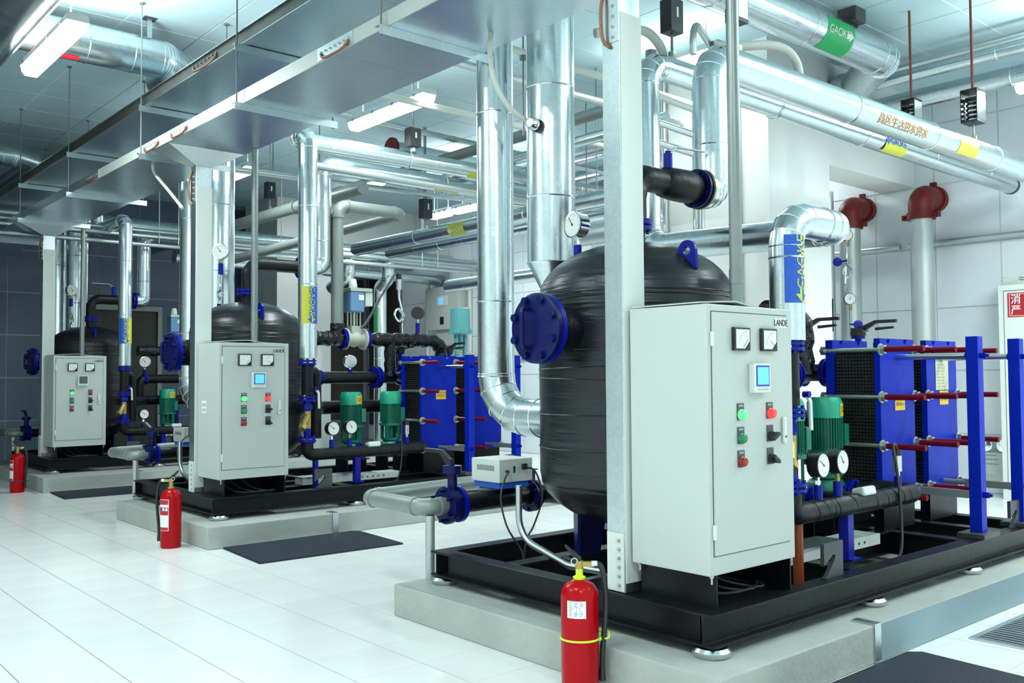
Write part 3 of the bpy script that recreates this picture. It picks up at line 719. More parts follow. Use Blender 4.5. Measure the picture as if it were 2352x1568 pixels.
    flange_set(op, p(4.005, 3.10, oz), X3, 0.105, 'dblue' if k == 0 else 'blue', 8, 0.015, 0.012)
    vx = 3.76
    if k != 1: vp = thing('ball_valve', '%s lever valve on the black outlet pipe of the %s tank' % (('blue', 'small', 'dark')[k], U), 'valve', p(vx, 3.10, oz+rr), 'lever valves on the outlet pipes')
    if k != 1: build('valve_stem', MB().cyl(p(vx, 3.10, oz+0.06), p(vx, 3.10, oz+0.155), 0.024, n=14), 'blue', vp)
    if k != 1: build('stem_nut', MB().cyl(p(vx, 3.10, oz+0.155), p(vx, 3.10, oz+0.168), 0.016, n=6), 'blue', vp, smooth=0)
    if k != 1: ball_valve_lever(vp, p(vx, 3.10, oz+0.168), (1, -0.15, 0) if k == 0 else (-1, 0.0, 0), 0.26)
    # ---- galvanised lagged pipe from that flange up and away (PA)
    pz = (2.94, 3.17, 3.05)[k]; px = (4.13, 4.21, 4.13)[k]; R = 0.097 if k == 0 else 0.085
    pa = thing('lagged_pipe', 'bright lagged pipe running right overhead from the dome outlet of the %s tank' % U, 'pipe', p(px, 3.10, oz-R), 'bright lagged pipes')
    xe = 9.70-O.x
    jacket(pa, [p(4.03, 3.10, oz), p(px, 3.10, oz), p(px, 3.10, pz), p(xe, 3.10, pz)], R,
           bands=[(p(x, 3.10, pz), X3) for x in (5.60, 6.71, 7.8, 8.9)]+[(p(px, 3.10, 2.45), Z3)], bend=R*1.25)
    if k == 1:
        pipe_label(pa, p(5.62, 3.10, pz), X3, V((0, -0.45, -0.9)), R, 0.30, -0.02, 0.05, 'yel2', name='yellow_film')
    if k == 0:
        build('gasket_ring', MB().cyl(p(4.022, 3.10, oz), p(4.034, 3.10, oz), 0.108, n=28), 'brass', pa)
        g_, gf = glyphs('高区生活热水供水')
        build('stencil_lettering', bend_mesh([(x*0.088+d_, y*0.088) for d_ in (-0.0016, 0.0016) for x, y in g_], list(gf)+[tuple(i+len(g_) for i in f_) for f_ in gf], p(6.18, 3.10, pz), X3, V((0, -0.90, -0.44)), R+0.002), 'oran2', pa, smooth=0, recalc=False)
        pipe_label(pa, p(7.20, 3.10, pz), X3, V((0, -0.96, -0.26)), R, 0.32, -0.07, 0.08, 'yel2', 'GAOKE', 'white2', 0.072, 0.035, -0.025, (0.10, 0.032))
    # ---- risers R1, R2 at the back of the tank
    r1 = thing('lagged_riser', 'wide lagged riser bending into the back of the %s tank low down' % U, 'pipe', p(3.36, 3.55, 0.87), 'lagged risers')
    jacket(r1, [p(3.40, 3.545, 0.975), p(3.36, 4.03, 0.975), p(3.36, 4.03, 3.40)], 0.104, bands=[(p(3.36, 4.03, z), Z3) for z in (1.20, 1.62, 2.69)]+[(p(3.39, 3.68, 0.975), Y3)], bend=0.24, segs=4)
    build('side_seam', MB().obox(p(3.36, 4.03, 1.9)+V((-0.03, -1, 0)).normalized()*0.105, 0.006, 0.004, 1.9, (1, 0, 0), (0, 1, 0)), 'band', r1, smooth=0)
    r2 = thing('lagged_riser', 'wide lagged riser with a conical foot behind the dome of the %s tank' % U, 'pipe', p(3.50, 3.72, 1.31), 'lagged risers')
    c_ = p(3.50, 3.72, 0)
    build('cladding', MB().lathe(c_, Z3, [(0.0, 1.64), (0.05, 1.64), (0.05, 1.66), (0.06, 1.68), (0.13, 1.82), (0.13, 3.40), (0, 3.40)], 40), 'jack', r2, smooth=20)
    build('lower_neck', MB().tube([p(3.50, 3.72, 1.65), p(3.50, 3.72, 1.36), p(3.50, 3.50, 1.36)], 0.05, 20, 0.09, 5), 'jack', r2, smooth=20)
    bm_ = MB()
    for z in (1.82, 2.18, 2.79): bm_.ring(c_+Z3*z, Z3, 0.131, 0.004, 40, 5)
    build('seam_bands', bm_, 'band', r2, kind='stuff')
    build('side_seam', MB().obox(c_+V((0.1, -0.088, 2.6)), 0.006, 0.004, 1.55, (1, 0, 0), (0, 1, 0)), 'band', r2, smooth=0)
    # ---- FR: front riser with the sticker
    fr = thing('lagged_supply_pipe', 'lagged vertical pipe with a %s arrow sticker right of the %s cabinet' % (('blue', 'yellow and blue', 'blue and yellow')[k], U), 'pipe', p(3.64, 2.33, 1.35), 'lagged supply pipes')
    Rf = 0.077
    if k == 0:
        jacket(fr, [p(3.64, 2.33, 1.35), p(3.64, 2.33, 1.90), p(4.13, 2.33, 1.90), p(4.13, 3.56, 1.94), p(4.13, 3.56, 3.04), p(9.42, 3.56, 3.00)], Rf,
               bands=[(p(3.64, 2.33, 1.72), Z3), (p(3.93, 2.33, 1.90), X3)]+[(p(x, 3.56, 3.02), X3) for x in (5.45, 6.6, 7.73, 8.8)], bend=0.13)
        build('end_ring', MB().cyl(p(9.40, 3.56, 3.0), p(9.43, 3.56, 3.0), 0.082, n=28), 'dgrey', fr)
        pipe_label(fr, p(7.02, 3.56, 3.01), X3, V((0, -0.83, -0.56)), Rf, 0.34, -0.055, 0.035, 'yel2', 'GAOKE', 'bluel', 0.075, 0.05, 0.03, (-0.13, -0.036))
    else:
        zt = (0, 3.20, 3.10)[k]; yt = (0, 7.04-O.y, 3.42)[k]
        pts = [p(3.65, 2.33, 1.36), p(3.65, 2.33, zt), p(3.65, yt, zt)]+([p(9.7-O.x, yt, zt+0.02)] if k == 1 else [p(3.65, yt, 4.15)])
        jacket(fr, pts, Rf, bands=[(p(3.65, 2.33, 1.96), Z3), (p(3.65, 2.33, 2.6), Z3), (p(3.65, 2.47, zt), Y3)]+([(p(x, yt, zt), X3) for x in (4.8, 5.9, 7.0)] if k == 1 else []), bend=0.12)
    if k == 1: pipe_label(fr, p(5.62, yt, zt+0.007), X3, V((0, -0.45, -0.9)), Rf, 0.30, -0.02, 0.05, 'yel2', name='yellow_film')
    xf = 3.64 if k == 0 else 3.65
    zc = (1.665, 1.79, 1.77)[k]; L = 0.302
    vdir = V((-0.06, -1, 0)).normalized()
    # text on the middle pipe reads downwards, on the others upwards; the film is half blue, half yellow
    axd = -Z3 if k == 1 else Z3
    lo, hi = ('yel2', 'bluel')
    pipe_label(fr, p(xf, 2.33, zc), axd, vdir, Rf, L, -0.084, 0.0, lo, name='sticker_half')
    pipe_label(fr, p(xf, 2.33, zc), axd, vdir, Rf, L, 0.0, 0.084, hi, name='sticker_half')
    split_text(fr, p(xf, 2.33, zc), axd, vdir, Rf, 'GAOKE', 0.072, 0.0, -0.03 if k == 1 else 0.03, (0.112, 0.034) if k == 1 else (-0.112, -0.034), ('bluel', 'yel2'))
    # ---- supply branch under it: flanges, strainer, pipe along the skid front
    zb = 0.575
    br = thing('wrapped_supply_branch', 'black-wrapped pipe with blue flanges low along the front of the %s skid' % U, 'pipe', p(4.2, 2.33, 0.32), 'black supply branches')
    flange_set(br, p(xf, 2.33, 1.325), Z3, 0.072, 'blue', 6, 0.014, 0.01)
    build('upper_wrap', MB().cyl(p(xf, 2.33, 1.06), p(xf, 2.33, 1.31), 0.048, n=20), 'foamp', br)
    flange_set(br, p(xf, 2.33, 1.03), Z3, 0.07, 'blue', 6, 0.014, 0.01)
    build('valve_body', MB().cyl(p(xf, 2.33, 0.93), p(xf, 2.33, 1.01), 0.032, n=16).cyl(p(xf, 2.33, 0.945), p(xf, 2.33, 0.985), 0.042, n=6), 'blue', br)
    lv = build('valve_lever', MB().prism([(0, 0), (0.02, 0), (0.045, -0.04), (0.05, -0.17), (0.03, -0.17), (0.026, -0.045), (0, -0.02)], p(xf+0.03, 2.27, 1.12), X3, Z3, -Y3*0.012), 'cabw', br, smooth=0, bevel=0.003, label='white bent valve lever')
    build('lever_nut', MB().cyl(p(xf+0.04, 2.28, 1.11), p(xf+0.04, 2.25, 1.11), 0.015, n=8), 'blue', lv)
    sb = build('strainer', MB().cyl(p(xf, 2.33, 0.79), p(xf, 2.33, 0.935), 0.03, n=16).cyl(p(xf, 2.33, 0.90), p(xf-0.06, 2.29, 0.81), 0.027, n=14).cyl(p(xf-0.055, 2.293, 0.818), p(xf-0.075, 2.28, 0.788), 0.034, n=6), 'brass', br, label='brass Y strainer')
    build('lower_neck', MB().cyl(p(xf, 2.33, 0.72), p(xf, 2.33, 0.79), 0.03, n=16), 'blue', br)
    flange_set(br, p(xf, 2.33, 0.70), Z3, 0.072, 'blue', 6, 0.014, 0.01)
    build('lower_wrap', MB().tube([p(xf, 2.33, 0.685), p(xf, 2.33, zb), p(4.83, 2.33, zb), p(4.83, 2.52, zb), p(4.785, 2.64, 0.555)], 0.049, 22, 0.10, 6), 'foamp', br)
    build('pump_stub', MB().cyl(p(4.34, 2.36, zb), p(4.34, 2.62, 0.555), 0.042, n=18), 'foamp', br)
    tp = MB()
    for i, x in enumerate((3.80, 3.87, 3.95, 3.98, 4.12, 4.33, 4.44, 4.52, 4.60, 4.68)): tp.ring(p(x, 2.33, zb), V((1, 0.25*math.sin(i*2), 0.2)), 0.0495, 0.0022, 22, 4)
    build('tape_edges', tp, 'foamp', br, kind='stuff')
    build('support_post', MB().box(*p(4.09, 2.31, 0.32), *p(4.14, 2.318, 0.53)).box(*p(4.09, 2.318, 0.32), *p(4.098, 2.36, 0.53)).box(*p(4.07, 2.28, 0.32), *p(4.16, 2.38, 0.328)), 'blue', br, smooth=0, label='blue angle-iron support')
    build('sensor_wrap', MB().obox(p(4.27, 2.325, zb+0.052), 0.12, 0.07, 0.045, (1, 0, 0), (0, 1, -0.25)), 'cabw', br, smooth=0, bevel=0.012, label='white strapped-on sensor block')
    build('side_loop', MB().tube([p(xf, 2.36, 1.26), p(xf+0.13, 2.42, 1.26), p(xf+0.13, 2.42, 0.80), p(xf+0.13, 2.42, 0.70)], 0.042, 18, 0.10, 6), 'foamp', br)
    build('drain_leg', MB().cyl(p(3.74, 2.36, 0.2), p(3.74, 2.36, 0.54), 0.024, n=16), 'orange' if k == 0 else 'blue', br, label='%s drain leg' % ('orange' if k == 0 else 'blue'))
    # gauges on it
    for j, (gx, gz, bd, nd, wh) in enumerate(((3.88, 0.78, 'black', 2.5, 'left'), (4.05, 0.785, 'black', 2.2, 'right'))):
        if k == 2 and j == 1: continue
        gauge('pressure_gauge', ('%s white-faced pressure gauge on the low black pipe of the %s skid' % (wh, U)) if k < 2 else 'single white-faced pressure gauge in front of the pumps of the farthest skid', p(gx, 2.315, gz), (0.05, -1, 0.04), 0.058, p(gx, 2.33, zb+0.035), bd, stem='blue' if j == 0 else 'brass', needle=nd)
    # transmitter
    tr = thing('pressure_transmitter', 'small silver transmitter with a black cap on the low black pipe of the %s skid' % U, 'sensor', p(4.62, 2.33, zb+0.04), 'pressure transmitters')
    build('stub', MB().cyl(p(4.62, 2.33, zb+0.04), p(4.62, 2.33, zb+0.10), 0.019, n=12), 'blue', tr)
    build('sensor_body', MB().cyl(p(4.62, 2.33, zb+0.10), p(4.62, 2.33, zb+0.125), 0.012, n=10).cyl(p(4.62, 2.33, zb+0.125), p(4.62, 2.33, zb+0.205), 0.022, n=16), 'stain', tr)
    build('cap', MB().cyl(p(4.62, 2.33, zb+0.205), p(4.62, 2.33, zb+0.235), 0.024, n=16), 'black', tr)
    build('cable', MB().tube(spline([p(4.62, 2.33, zb+0.23), p(4.60, 2.33, zb+0.265), p(4.565, 2.32, zb+0.24), p(4.54, 2.29, zb+0.12), p(4.52, 2.265, zb-0.1), p(4.46, 2.24, zb-0.25), p(4.36, 2.24, 0.265)]), 0.007, 10), 'black', tr)
    # ---- pumps
    for j, (ux, uy) in enumerate(((4.34, 2.80), (4.78, 2.83))):
        lab = 'green vertical pump motor %s on the %s skid' % ((('half hidden by the cabinet' if k == 0 else 'with a yellow sticker'), 'next to the blue plate heat exchanger')[j], U)
        pm = thing('circulation_pump', lab, 'pump', p(ux, uy, 0.32), 'green circulation pumps')
        b0 = p(ux, uy, 0)
        build('base_frame', MB().box(*p(ux-0.13, uy-0.12, 0.32), *p(ux+0.13, uy+0.12, 0.335)).box(*p(ux-0.10, uy-0.10, 0.335), *p(ux-0.09, uy+0.10, 0.47)).box(*p(ux+0.09, uy-0.10, 0.335), *p(ux+0.10, uy+0.10, 0.47)).box(*p(ux-0.12, uy-0.12, 0.47), *p(ux+0.12, uy+0.12, 0.48)), 'skid', pm, smooth=0)
        if k < 2:
            build('volute', MB().lathe(b0, Z3, [(0, 0.48), (0.09, 0.48), (0.105, 0.50), (0.105, 0.585), (0.09, 0.605), (0.06, 0.62), (0, 0.62)], 28).cyl(b0+V((0, -0.05, 0.55)), b0+V((0.0, -0.15, 0.55)), 0.045, n=18), 'grn', pm)
            flange_set(pm, b0+V((0, -0.165, 0.55)), Y3, 0.07, 'blue', 6, 0.012, 0.008)
        else:
            build('stage_casing', MB().lathe(b0, Z3, [(0, 0.48), (0.10, 0.48), (0.10, 0.50), (0.075, 0.505), (0.075, 0.60), (0.08, 0.605), (0.08, 0.62), (0, 0.62)], 24), 'stain', pm)
        lant = MB().lathe(b0, Z3, [(0, 0.62), (0.085, 0.62), (0.085, 0.64), (0.03, 0.645), (0.03, 0.755), (0, 0.755)], 24)
        for a_ in range(4):
            e = V((math.cos(a_*PI/2+0.6), math.sin(a_*PI/2+0.6), 0)); lant.obox(b0+e*0.082+Z3*0.695, 0.016, 0.045, 0.13, e, Z3.cross(e))
        build('motor_stool', lant, 'grn', pm)
        build('motor_flange', MB().cyl(b0+Z3*0.755, b0+Z3*0.775, 0.105, n=28), 'grn', pm)
        mb = MB().cyl(b0+Z3*0.775, b0+Z3*0.965, 0.08, n=28)
        for i in range(36):
            a_ = 2*PI*i/36; e = V((math.cos(a_), math.sin(a_), 0)); mb.obox(b0+e*0.087+Z3*0.872, 0.018, 0.0035, 0.175, e, Z3.cross(e))
        build('motor_fins', mb, 'grn', pm, smooth=0, kind='stuff')
        build('motor_body', MB().cyl(b0+Z3*0.776, b0+Z3*0.966, 0.079, n=28).box(*(b0+V((0.055, -0.09, 0.80))), *(b0+V((0.10, -0.03, 0.92)))), 'grn', pm)
        build('motor_cowl', MB().lathe(b0, Z3, [(0, 0.955), (0.098, 0.955), (0.098, 1.04), (0.083, 1.07), (0, 1.07)], 32), 'grnl', pm, label='bright green motor cowl')
        if not (j == 1 and k == 1):
            n_ = V((0.35, -1, 0)).normalized() if k != 0 else V((0.35, -1, 0)).normalized(); rt = Z3.cross(-n_)*-1
            sp = build('asset_label', bend_mesh([(-0.036, -0.038), (0.036, -0.038), (0.036, 0.038), (-0.036, 0.038)], [(0, 1, 2, 3)], b0+Z3*1.0, Z3, n_, 0.0995), 'yel', pm, smooth=0, recalc=False)
            t1 = ('高区生活水', '循环泵%d#' % (j+1)) if k == 0 else ('中区生活水', '循环泵%d#' % (2-j)) if k == 1 else ('低区生活水', '循环泵%d#' % (2-j))
            for q_, s_ in enumerate(t1):
                g_, gf = glyphs(s_)
                # text runs round the cowl: swap so that letters stand upright
                build('lettering', bend_mesh([(y*0.0155+(0.012, -0.008)[q_], -x*0.0135) for x, y in g_], gf, b0+Z3*1.0, Z3, n_, 0.1005), 'ink', sp, smooth=0, recalc=False)
    # ---- plate heat exchangers
    for j, ex in enumerate((4.97, 5.53)):
        w_ = 0.40; xa, xb = ex, ex+w_; xm = ex+w_/2
        lab = ('blue plate heat exchanger next to the green pumps of the %s skid' if j == 0 else 'blue plate heat exchanger at the outer end of the %s skid') % U
        he = thing('plate_heat_exchanger', lab, 'heat exchanger', p(xm, 2.6, 0.32), 'plate heat exchangers')
        za, zb_ = 0.50, 1.40
        build('fixed_frame_plate', MB().prism(slots(w_, za, zb_), p(xa, 2.885, 0), X3, Z3, Y3*0.045), 'pblue', he, smooth=0)
        build('movable_frame_plate', MB().prism(slots(w_, za, zb_), p(xa, 2.595, 0), X3, Z3, Y3*0.035), 'pblue', he, smooth=0)
        pp = MB()
        for i in range(25):
            yy = 2.634+i*0.0098; ins = 0.018 if i % 2 else 0.022
            pp.box(*p(xa+ins, yy, za+0.04), *p(xb-ins, yy+0.0062, zb_-0.075))
        build('plate_pack', pp, 'black', he, smooth=0, kind='stuff')
        hr = MB()
        for i in range(40):
            z = za+0.06+i*0.0195
            for s_ in (xa+0.017, ): hr.box(*p(s_-0.003, 2.636, z), *p(s_+0.004, 2.876, z+0.007))
        build('gasket_ridges', hr, 'ridge', he, smooth=0, kind='stuff')
        for sx_ in (xa+0.004, xb-0.004):
            for z in (1.337, 1.07, 0.797, 0.53):
                bx = sx_
                b_ = build('tie_bolt', MB().cyl(p(bx, 2.52, z), p(bx, 2.965, z), 0.0125, n=12), 'zinc', he)
                build('nut', MB().cyl(p(bx, 2.565, z), p(bx, 2.589, z), 0.028, n=6).cyl(p(bx, 2.5885, z), p(bx, 2.5945, z), 0.034, n=18), 'zinc', b_, smooth=0)
                build('rear_nut', MB().cyl(p(bx, 2.931, z), p(bx, 2.955, z), 0.028, n=6), 'zinc', b_, smooth=0)
                build('sleeve', MB().cyl(p(bx, 2.345, z), p(bx, 2.565, z), 0.0165, n=14), 'sleeve', b_, label='dark red plastic sleeve')
        build('upper_guide_bar', MB().cyl(p(xm, 2.21, 1.295), p(xm, 2.60, 1.295), 0.0175, n=16), 'stain', he)
        build('lower_guide_bar', MB().cyl(p(xm, 2.46, 0.545), p(xm, 2.60, 0.545), 0.016, n=14).box(*p(xm-0.012, 2.21, 0.525), *p(xm+0.012, 2.47, 0.565)), 'steelp', he)
        ps = build('support_column', MB().box(*p(xm+0.001, 2.145, 0.345), *p(xm+0.066, 2.21, 1.40)), 'pblue', he, smooth=0, bevel=0.002)
        build('column_base', MB().box(*p(xm-0.07, 2.105, 0.3205), *p(xm+0.13, 2.25, 0.345)), 'skidt', he, smooth=0, bevel=0.002)
        nb = MB()
        for z in (1.295, 0.545): nb.cyl(p(xm+0.033, 2.115, z), p(xm+0.033, 2.145, z), 0.017, n=6).cyl(p(xm+0.033, 2.10, z), p(xm+0.033, 2.115, z), 0.009, n=8)
        build('column_bolts', nb, 'blue', ps, smooth=0, kind='stuff')
        for ya_ in (2.60, 2.87): build('pedestal', MB().box(*p(xa+0.02, ya_, 0.3205), *p(xb-0.02, ya_+0.06, 0.50)), 'skid', he, smooth=0)
        if j == 0 or k == 0:
            n_ = -Y3
            lc = p(xm+0.02, 2.594, 1.03 if j == 0 else 1.05); 
            lp = build('asset_label', MB().box(*(lc+V((-0.058, -0.0012, -0.04))), *(lc+V((0.058, 0, 0.045)))), 'yel', he, smooth=0)
            t1, t2 = (('高区生活水' if k == 0 else '中区生活水' if k == 1 else '低区生活水'), '换热器%d#' % (j+1))
            text('lettering', lp, t1, lc+V((0, -0.0012, 0.022)), X3, Z3, 0.024, 'ink', 0.0006)
            text('lettering', lp, t2, lc+V((0, -0.0012, -0.006)), X3, Z3, 0.024, 'ink', 0.0006)
        if j == 1 and k == 0:
            lc = p(xm+0.0, 2.594, 1.205)
            lp = build('rating_plate', MB().box(*(lc+V((-0.085, -0.0012, -0.105))), *(lc+V((0.085, 0, 0.105)))), 'lbl', he, smooth=0)
            text('lettering', lp, 'LANDE', lc+V((-0.04, -0.0012, 0.078)), X3, Z3, 0.034, 'bluel', 0.0006, 0.85, 0.01)
            rl = MB()
            rr_ = random.Random(5)
            for i in range(8):
                z = 0.045-i*0.019
                for x_ in (-0.07, -0.01): rl.box(*(lc+V((x_, -0.0018, z))), *(lc+V((x_+rr_.uniform(0.03, 0.05), -0.0012, z+0.005))))
            rl.box(*(lc+V((0.005, -0.0018, 0.075))), *(lc+V((0.075, -0.0012, 0.079))))
            build('print', rl, 'dials', lp, smooth=0, kind='stuff')
        # ports at the back: short black stubs with blue flanges
        for z in (1.21, 0.70):
            flange_set(he, p(xa+0.11, 2.985, z), Y3, 0.085, 'blue', 6, 0.013, 0.008)
            build('port_neck', MB().cyl(p(xa+0.11, 2.93, z), p(xa+0.11, 3.14, z), 0.052, n=20), 'foamp', he)
    # butterfly valves with black lever handles behind the exchangers
    for j, (vx, vy) in enumerate(((5.13, 3.19), (5.66, 3.10))):
        bf = thing('butterfly_valve', 'black-levered blue valve behind the %s exchanger of the %s skid' % (('inner', 'outer')[j], U), 'valve', p(vx, vy, 1.12), 'butterfly valves')
        build('valve_disc', MB().cyl(p(vx, vy-0.02, 1.21), p(vx, vy+0.02, 1.21), 0.085, n=24), 'blue', bf)
        build('valve_neck', MB().cyl(p(vx, vy, 1.28), p(vx, vy, 1.43), 0.022, n=14).cyl(p(vx, vy, 1.43), p(vx, vy, 1.45), 0.045, n=18), 'blue', bf)
        hb = MB().cyl(p(vx, vy, 1.45), p(vx, vy, 1.475), 0.05, n=18).box(*p(vx-0.04, vy-0.05, 1.475), *p(vx+0.04, vy+0.03, 1.50))
        hb.prism([(0, 0), (0.05, 0), (0.13, 0.045), (0.26, 0.045), (0.26, 0.065), (0.12, 0.065), (0.03, 0.03), (0, 0.03)], p(vx-0.011, vy, 1.48), -Y3, Z3, X3*0.022)
        hb.prism([(0.12, 0.0), (0.24, 0.008), (0.24, 0.022), (0.12, 0.018)], p(vx-0.009, vy, 1.48), -Y3, Z3, X3*0.018)
        build('lever', hb, 'black', bf, smooth=0)
    # rear header pipe behind the pumps
    hp = thing('wrapped_header_pipe', 'black-wrapped header pipe behind the pumps of the %s skid' % U, 'pipe', p(4.4, 3.02, 0.88), 'black header pipes')
    build('wrap', MB().tube([p(3.80, 2.50, 0.93), p(4.10, 2.98, 0.93), p(5.02, 3.04, 0.93)], 0.06, 20, 0.12, 5), 'foamp', hp)
    build('upright', MB().tube([p(4.05, 2.99, 0.93), p(4.05, 2.99, 1.20), p(4.98, 3.08, 1.20)], 0.056, 18, 0.09, 5), 'foamp', hp)
    flange_set(hp, p(4.76, 3.058, 1.20), (1, 0.1, 0), 0.105, 'blue', 8, 0.016, 0.02)
    flange_set(hp, p(4.12, 2.997, 1.20), (1, 0.1, 0), 0.07, 'blue', 6, 0.013, 0.008)
    build('header_post', MB().box(*p(4.52, 3.005, 0.326), *p(4.56, 3.055, 0.88)), 'blue', hp, smooth=0)
    # tape wrapped top pipe
    tz = 1.56
    tw = thing('taped_pipe', 'shiny black tape-wrapped pipe behind the exchangers of the %s skid' % U, 'pipe', p(4.9, 3.06, 1.2), 'tape-wrapped pipes')
    rw = 0.066
    wob = lambda i, n: rw*(1+0.10*math.sin(i*2.1)+0.06*math.sin(i*5.3))
    def dense(pts, s_=0.035):
        P_ = path(pts, 0.13, 6); out = [P_[0]]
        for a_, b_ in zip(P_, P_[1:]):
            m_ = max(1, int((b_-a_).length/s_)); out += [a_+(b_-a_)*(i/m_) for i in range(1, m_+1)]
        return out
    if k == 0: build('wrap', MB().tube(dense([p(4.56, 3.05, tz), p(4.92, 3.05, tz), p(4.92, 3.05, 1.20)]), rw, 18, rfun=wob), 'tape', tw, smooth=60)
    else:
        build('wrap', MB().tube(dense([p(4.64, 3.05, tz), p(5.53, 3.05, tz), p(5.53, 3.05, 1.20)]), rw, 18, rfun=wob), 'tape', tw, smooth=60)
        build('tee_drop', MB().tube(dense([p(4.92, 3.05, tz), p(4.92, 3.05, 1.21)]), rw*0.85, 18, rfun=lambda i, n: rw*0.85*(1+0.08*math.sin(i*2.3))), 'tape', tw, smooth=60)
        build('left_wrap', MB().tube(dense([p(4.40, 3.05, tz), p(4.05, 3.05, tz)]), rw*0.9, 18, rfun=wob), 'tape', tw, smooth=60)
        # motorised valve
        mv = thing('motorised_valve', 'beige control valve with a blue actuator on the taped pipe of the %s skid' % U, 'valve', p(4.52, 3.05, tz-0.1), 'motorised valves')
        build('valve_body', MB().lathe(p(4.41, 3.05, tz), X3, [(0, 0), (0.10, 0), (0.10, 0.02), (0.06, 0.025), (0.062, 0.06), (0.078, 0.11), (0.062, 0.16), (0.06, 0.195), (0.10, 0.20), (0.10, 0.22), (0, 0.22)], 28).box(*p(4.47, 3.00, tz+0.03), *p(4.57, 3.10, tz+0.12)), 'beige', mv)
        flange_set(mv, p(4.40, 3.05, tz), X3, 0.10, 'blue', 8, 0.012, 0.006); flange_set(mv, p(4.64, 3.05, tz), X3, 0.10, 'blue', 8, 0.012, 0.006)
        yk = MB()
        for dx, dy in ((-0.05, -0.03), (0.05, -0.03), (-0.05, 0.03), (0.05, 0.03)): yk.cyl(p(4.52+dx, 3.05+dy, tz+0.12), p(4.52+dx, 3.05+dy, tz+0.25), 0.008, n=8)
        yk.cyl(p(4.52, 3.05, tz+0.12), p(4.52, 3.05, tz+0.25), 0.014, n=10)
        build('yoke', yk, 'zinc', mv)
        ab = build('actuator', MB().box(*p(4.445, 2.98, tz+0.25), *p(4.595, 3.12, tz+0.44)), 'actb', mv, smooth=0, bevel=0.012, label='blue actuator housing')
        build('actuator_lid', MB().box(*p(4.44, 2.975, tz+0.44), *p(4.68, 3.125, tz+0.475)), 'zinc', mv, smooth=0, bevel=0.006)
        build('terminal_box', MB().box(*p(4.61, 2.99, tz+0.31), *p(4.69, 3.11, tz+0.44)), 'cabw', mv, smooth=0, bevel=0.004)
        build('hand_knob', MB().lathe(p(4.51, 3.05, tz+0.475), Z3, [(0, 0), (0.042, 0), (0.04, 0.03), (0.03, 0.08), (0.022, 0.088), (0, 0.088)], 12), 'cabw', mv)
        build('badge', MB().box(*p(4.53, 2.976, tz+0.36), *p(4.585, 2.98, tz+0.41)), 'white2', ab, smooth=0)
    # white cable duct lying across the skid
    cdk = thing('cable_duct', 'flat white metal cable duct lying across the %s skid' % U, 'cable duct', p(4.2, 2.50, 0.32), 'flat cable ducts')
    build('trough', MB().box(*p(3.66, 2.42, 0.3205), *p(4.60, 2.56, 0.375)), 'cabw', cdk, smooth=0, bevel=0.002)
    build('lid', MB().box(*p(3.65, 2.41, 0.3755), *p(4.25, 2.57, 0.384)), 'galv', cdk, smooth=0)
    kh = MB()
    for i in range(5): kh.cyl(p(4.22+i*0.055, 2.4185, 0.347), p(4.22+i*0.055, 2.4205, 0.347), 0.008, n=10)
    build('knockouts', kh, 'dgrey', cdk, smooth=0, kind='stuff')
    # ---- drain loop at the rear left of the skid with the electronic descaler
    dz = 0.525; dy = 3.935 if k == 0 else 3.93
    dl = thing('drain_pipe_loop', 'grey galvanised pipe loop with elbows on a post behind the %s tank' % U, 'pipe', p(2.82, dy, 0.157 if k == 0 else 0.0), 'galvanised pipe loops')
    zp = 0.157 if k != 1 else 0.0
    build('pipe_run', MB().tube([p(3.6, 4.52, dz+0.02), p(2.80, 4.52, dz), p(2.80, dy, dz), p(2.93, dy, dz)], 0.044, 20, 0.09, 6), 'steelp', dl)
    for c_, ax in ((p(2.80, 4.43, dz), Y3), (p(2.89, 4.52, dz), X3), (p(2.80, dy+0.09, dz), Y3), (p(2.89, dy, dz), X3)): build('elbow_collar', MB().lathe(c_-V(ax)*0.014, ax, [(0.044, 0), (0.049, 0.002), (0.049, 0.026), (0.044, 0.028)], 20), 'steelp', dl)
    build('post', MB().cyl((p(2.83, dy).x, p(2.83, dy).y, zp+0.0005), p(2.83, dy, dz-0.042), 0.0245, n=18), 'silverp', dl)
    sv = thing('isolating_valve', 'dark blue flanged valve on the drain pipe of the %s tank' % U, 'valve', p(3.0, dy, dz-0.1), 'flanged drain valves')
    build('flange', MB().cyl(p(2.925, dy, dz), p(2.95, dy, dz), 0.098, n=28), 'dblue', sv)
    build('flange_bolts', MB().bolts(p(2.95, dy, dz), X3, 0.078, 6, 0.06, 0.009), 'dblue', sv, smooth=0, kind='stuff')
    build('valve_body', MB().cyl(p(2.955, dy, dz), p(2.995, dy, dz), 0.08, n=24).cyl(p(2.975, dy, dz+0.06), p(2.975, dy, dz+0.17), 0.026, n=14), 'dblue', sv)
    build('bonnet', MB().cyl(p(2.975, dy, dz+0.165), p(2.975, dy, dz+0.205), 0.05, n=20).cyl(p(2.975, dy, dz+0.205), p(2.975, dy, dz+0.235), 0.012, n=8), 'dblue', sv)
    build('flange', MB().cyl(p(3.0, dy, dz), p(3.02, dy, dz), 0.095, n=28), 'blue', sv)
    hd_ = MB().prism([(0, 0), (0.04, 0.0), (0.10, 0.055), (0.24, 0.055), (0.24, 0.075), (0.09, 0.075), (0.02, 0.03), (0, 0.03)], p(2.962, dy, dz+0.21), (0, 1, 0) if k != 1 else (-0.3, 1, 0), Z3, X3*0.026)
    build('lever', hd_, 'black', sv, smooth=0)
    db = thing('wrapped_drain_pipe', 'black-wrapped low pipe between the drain valve and the %s tank' % U, 'pipe', p(3.3, dy, dz-0.06), 'black drain pipes')
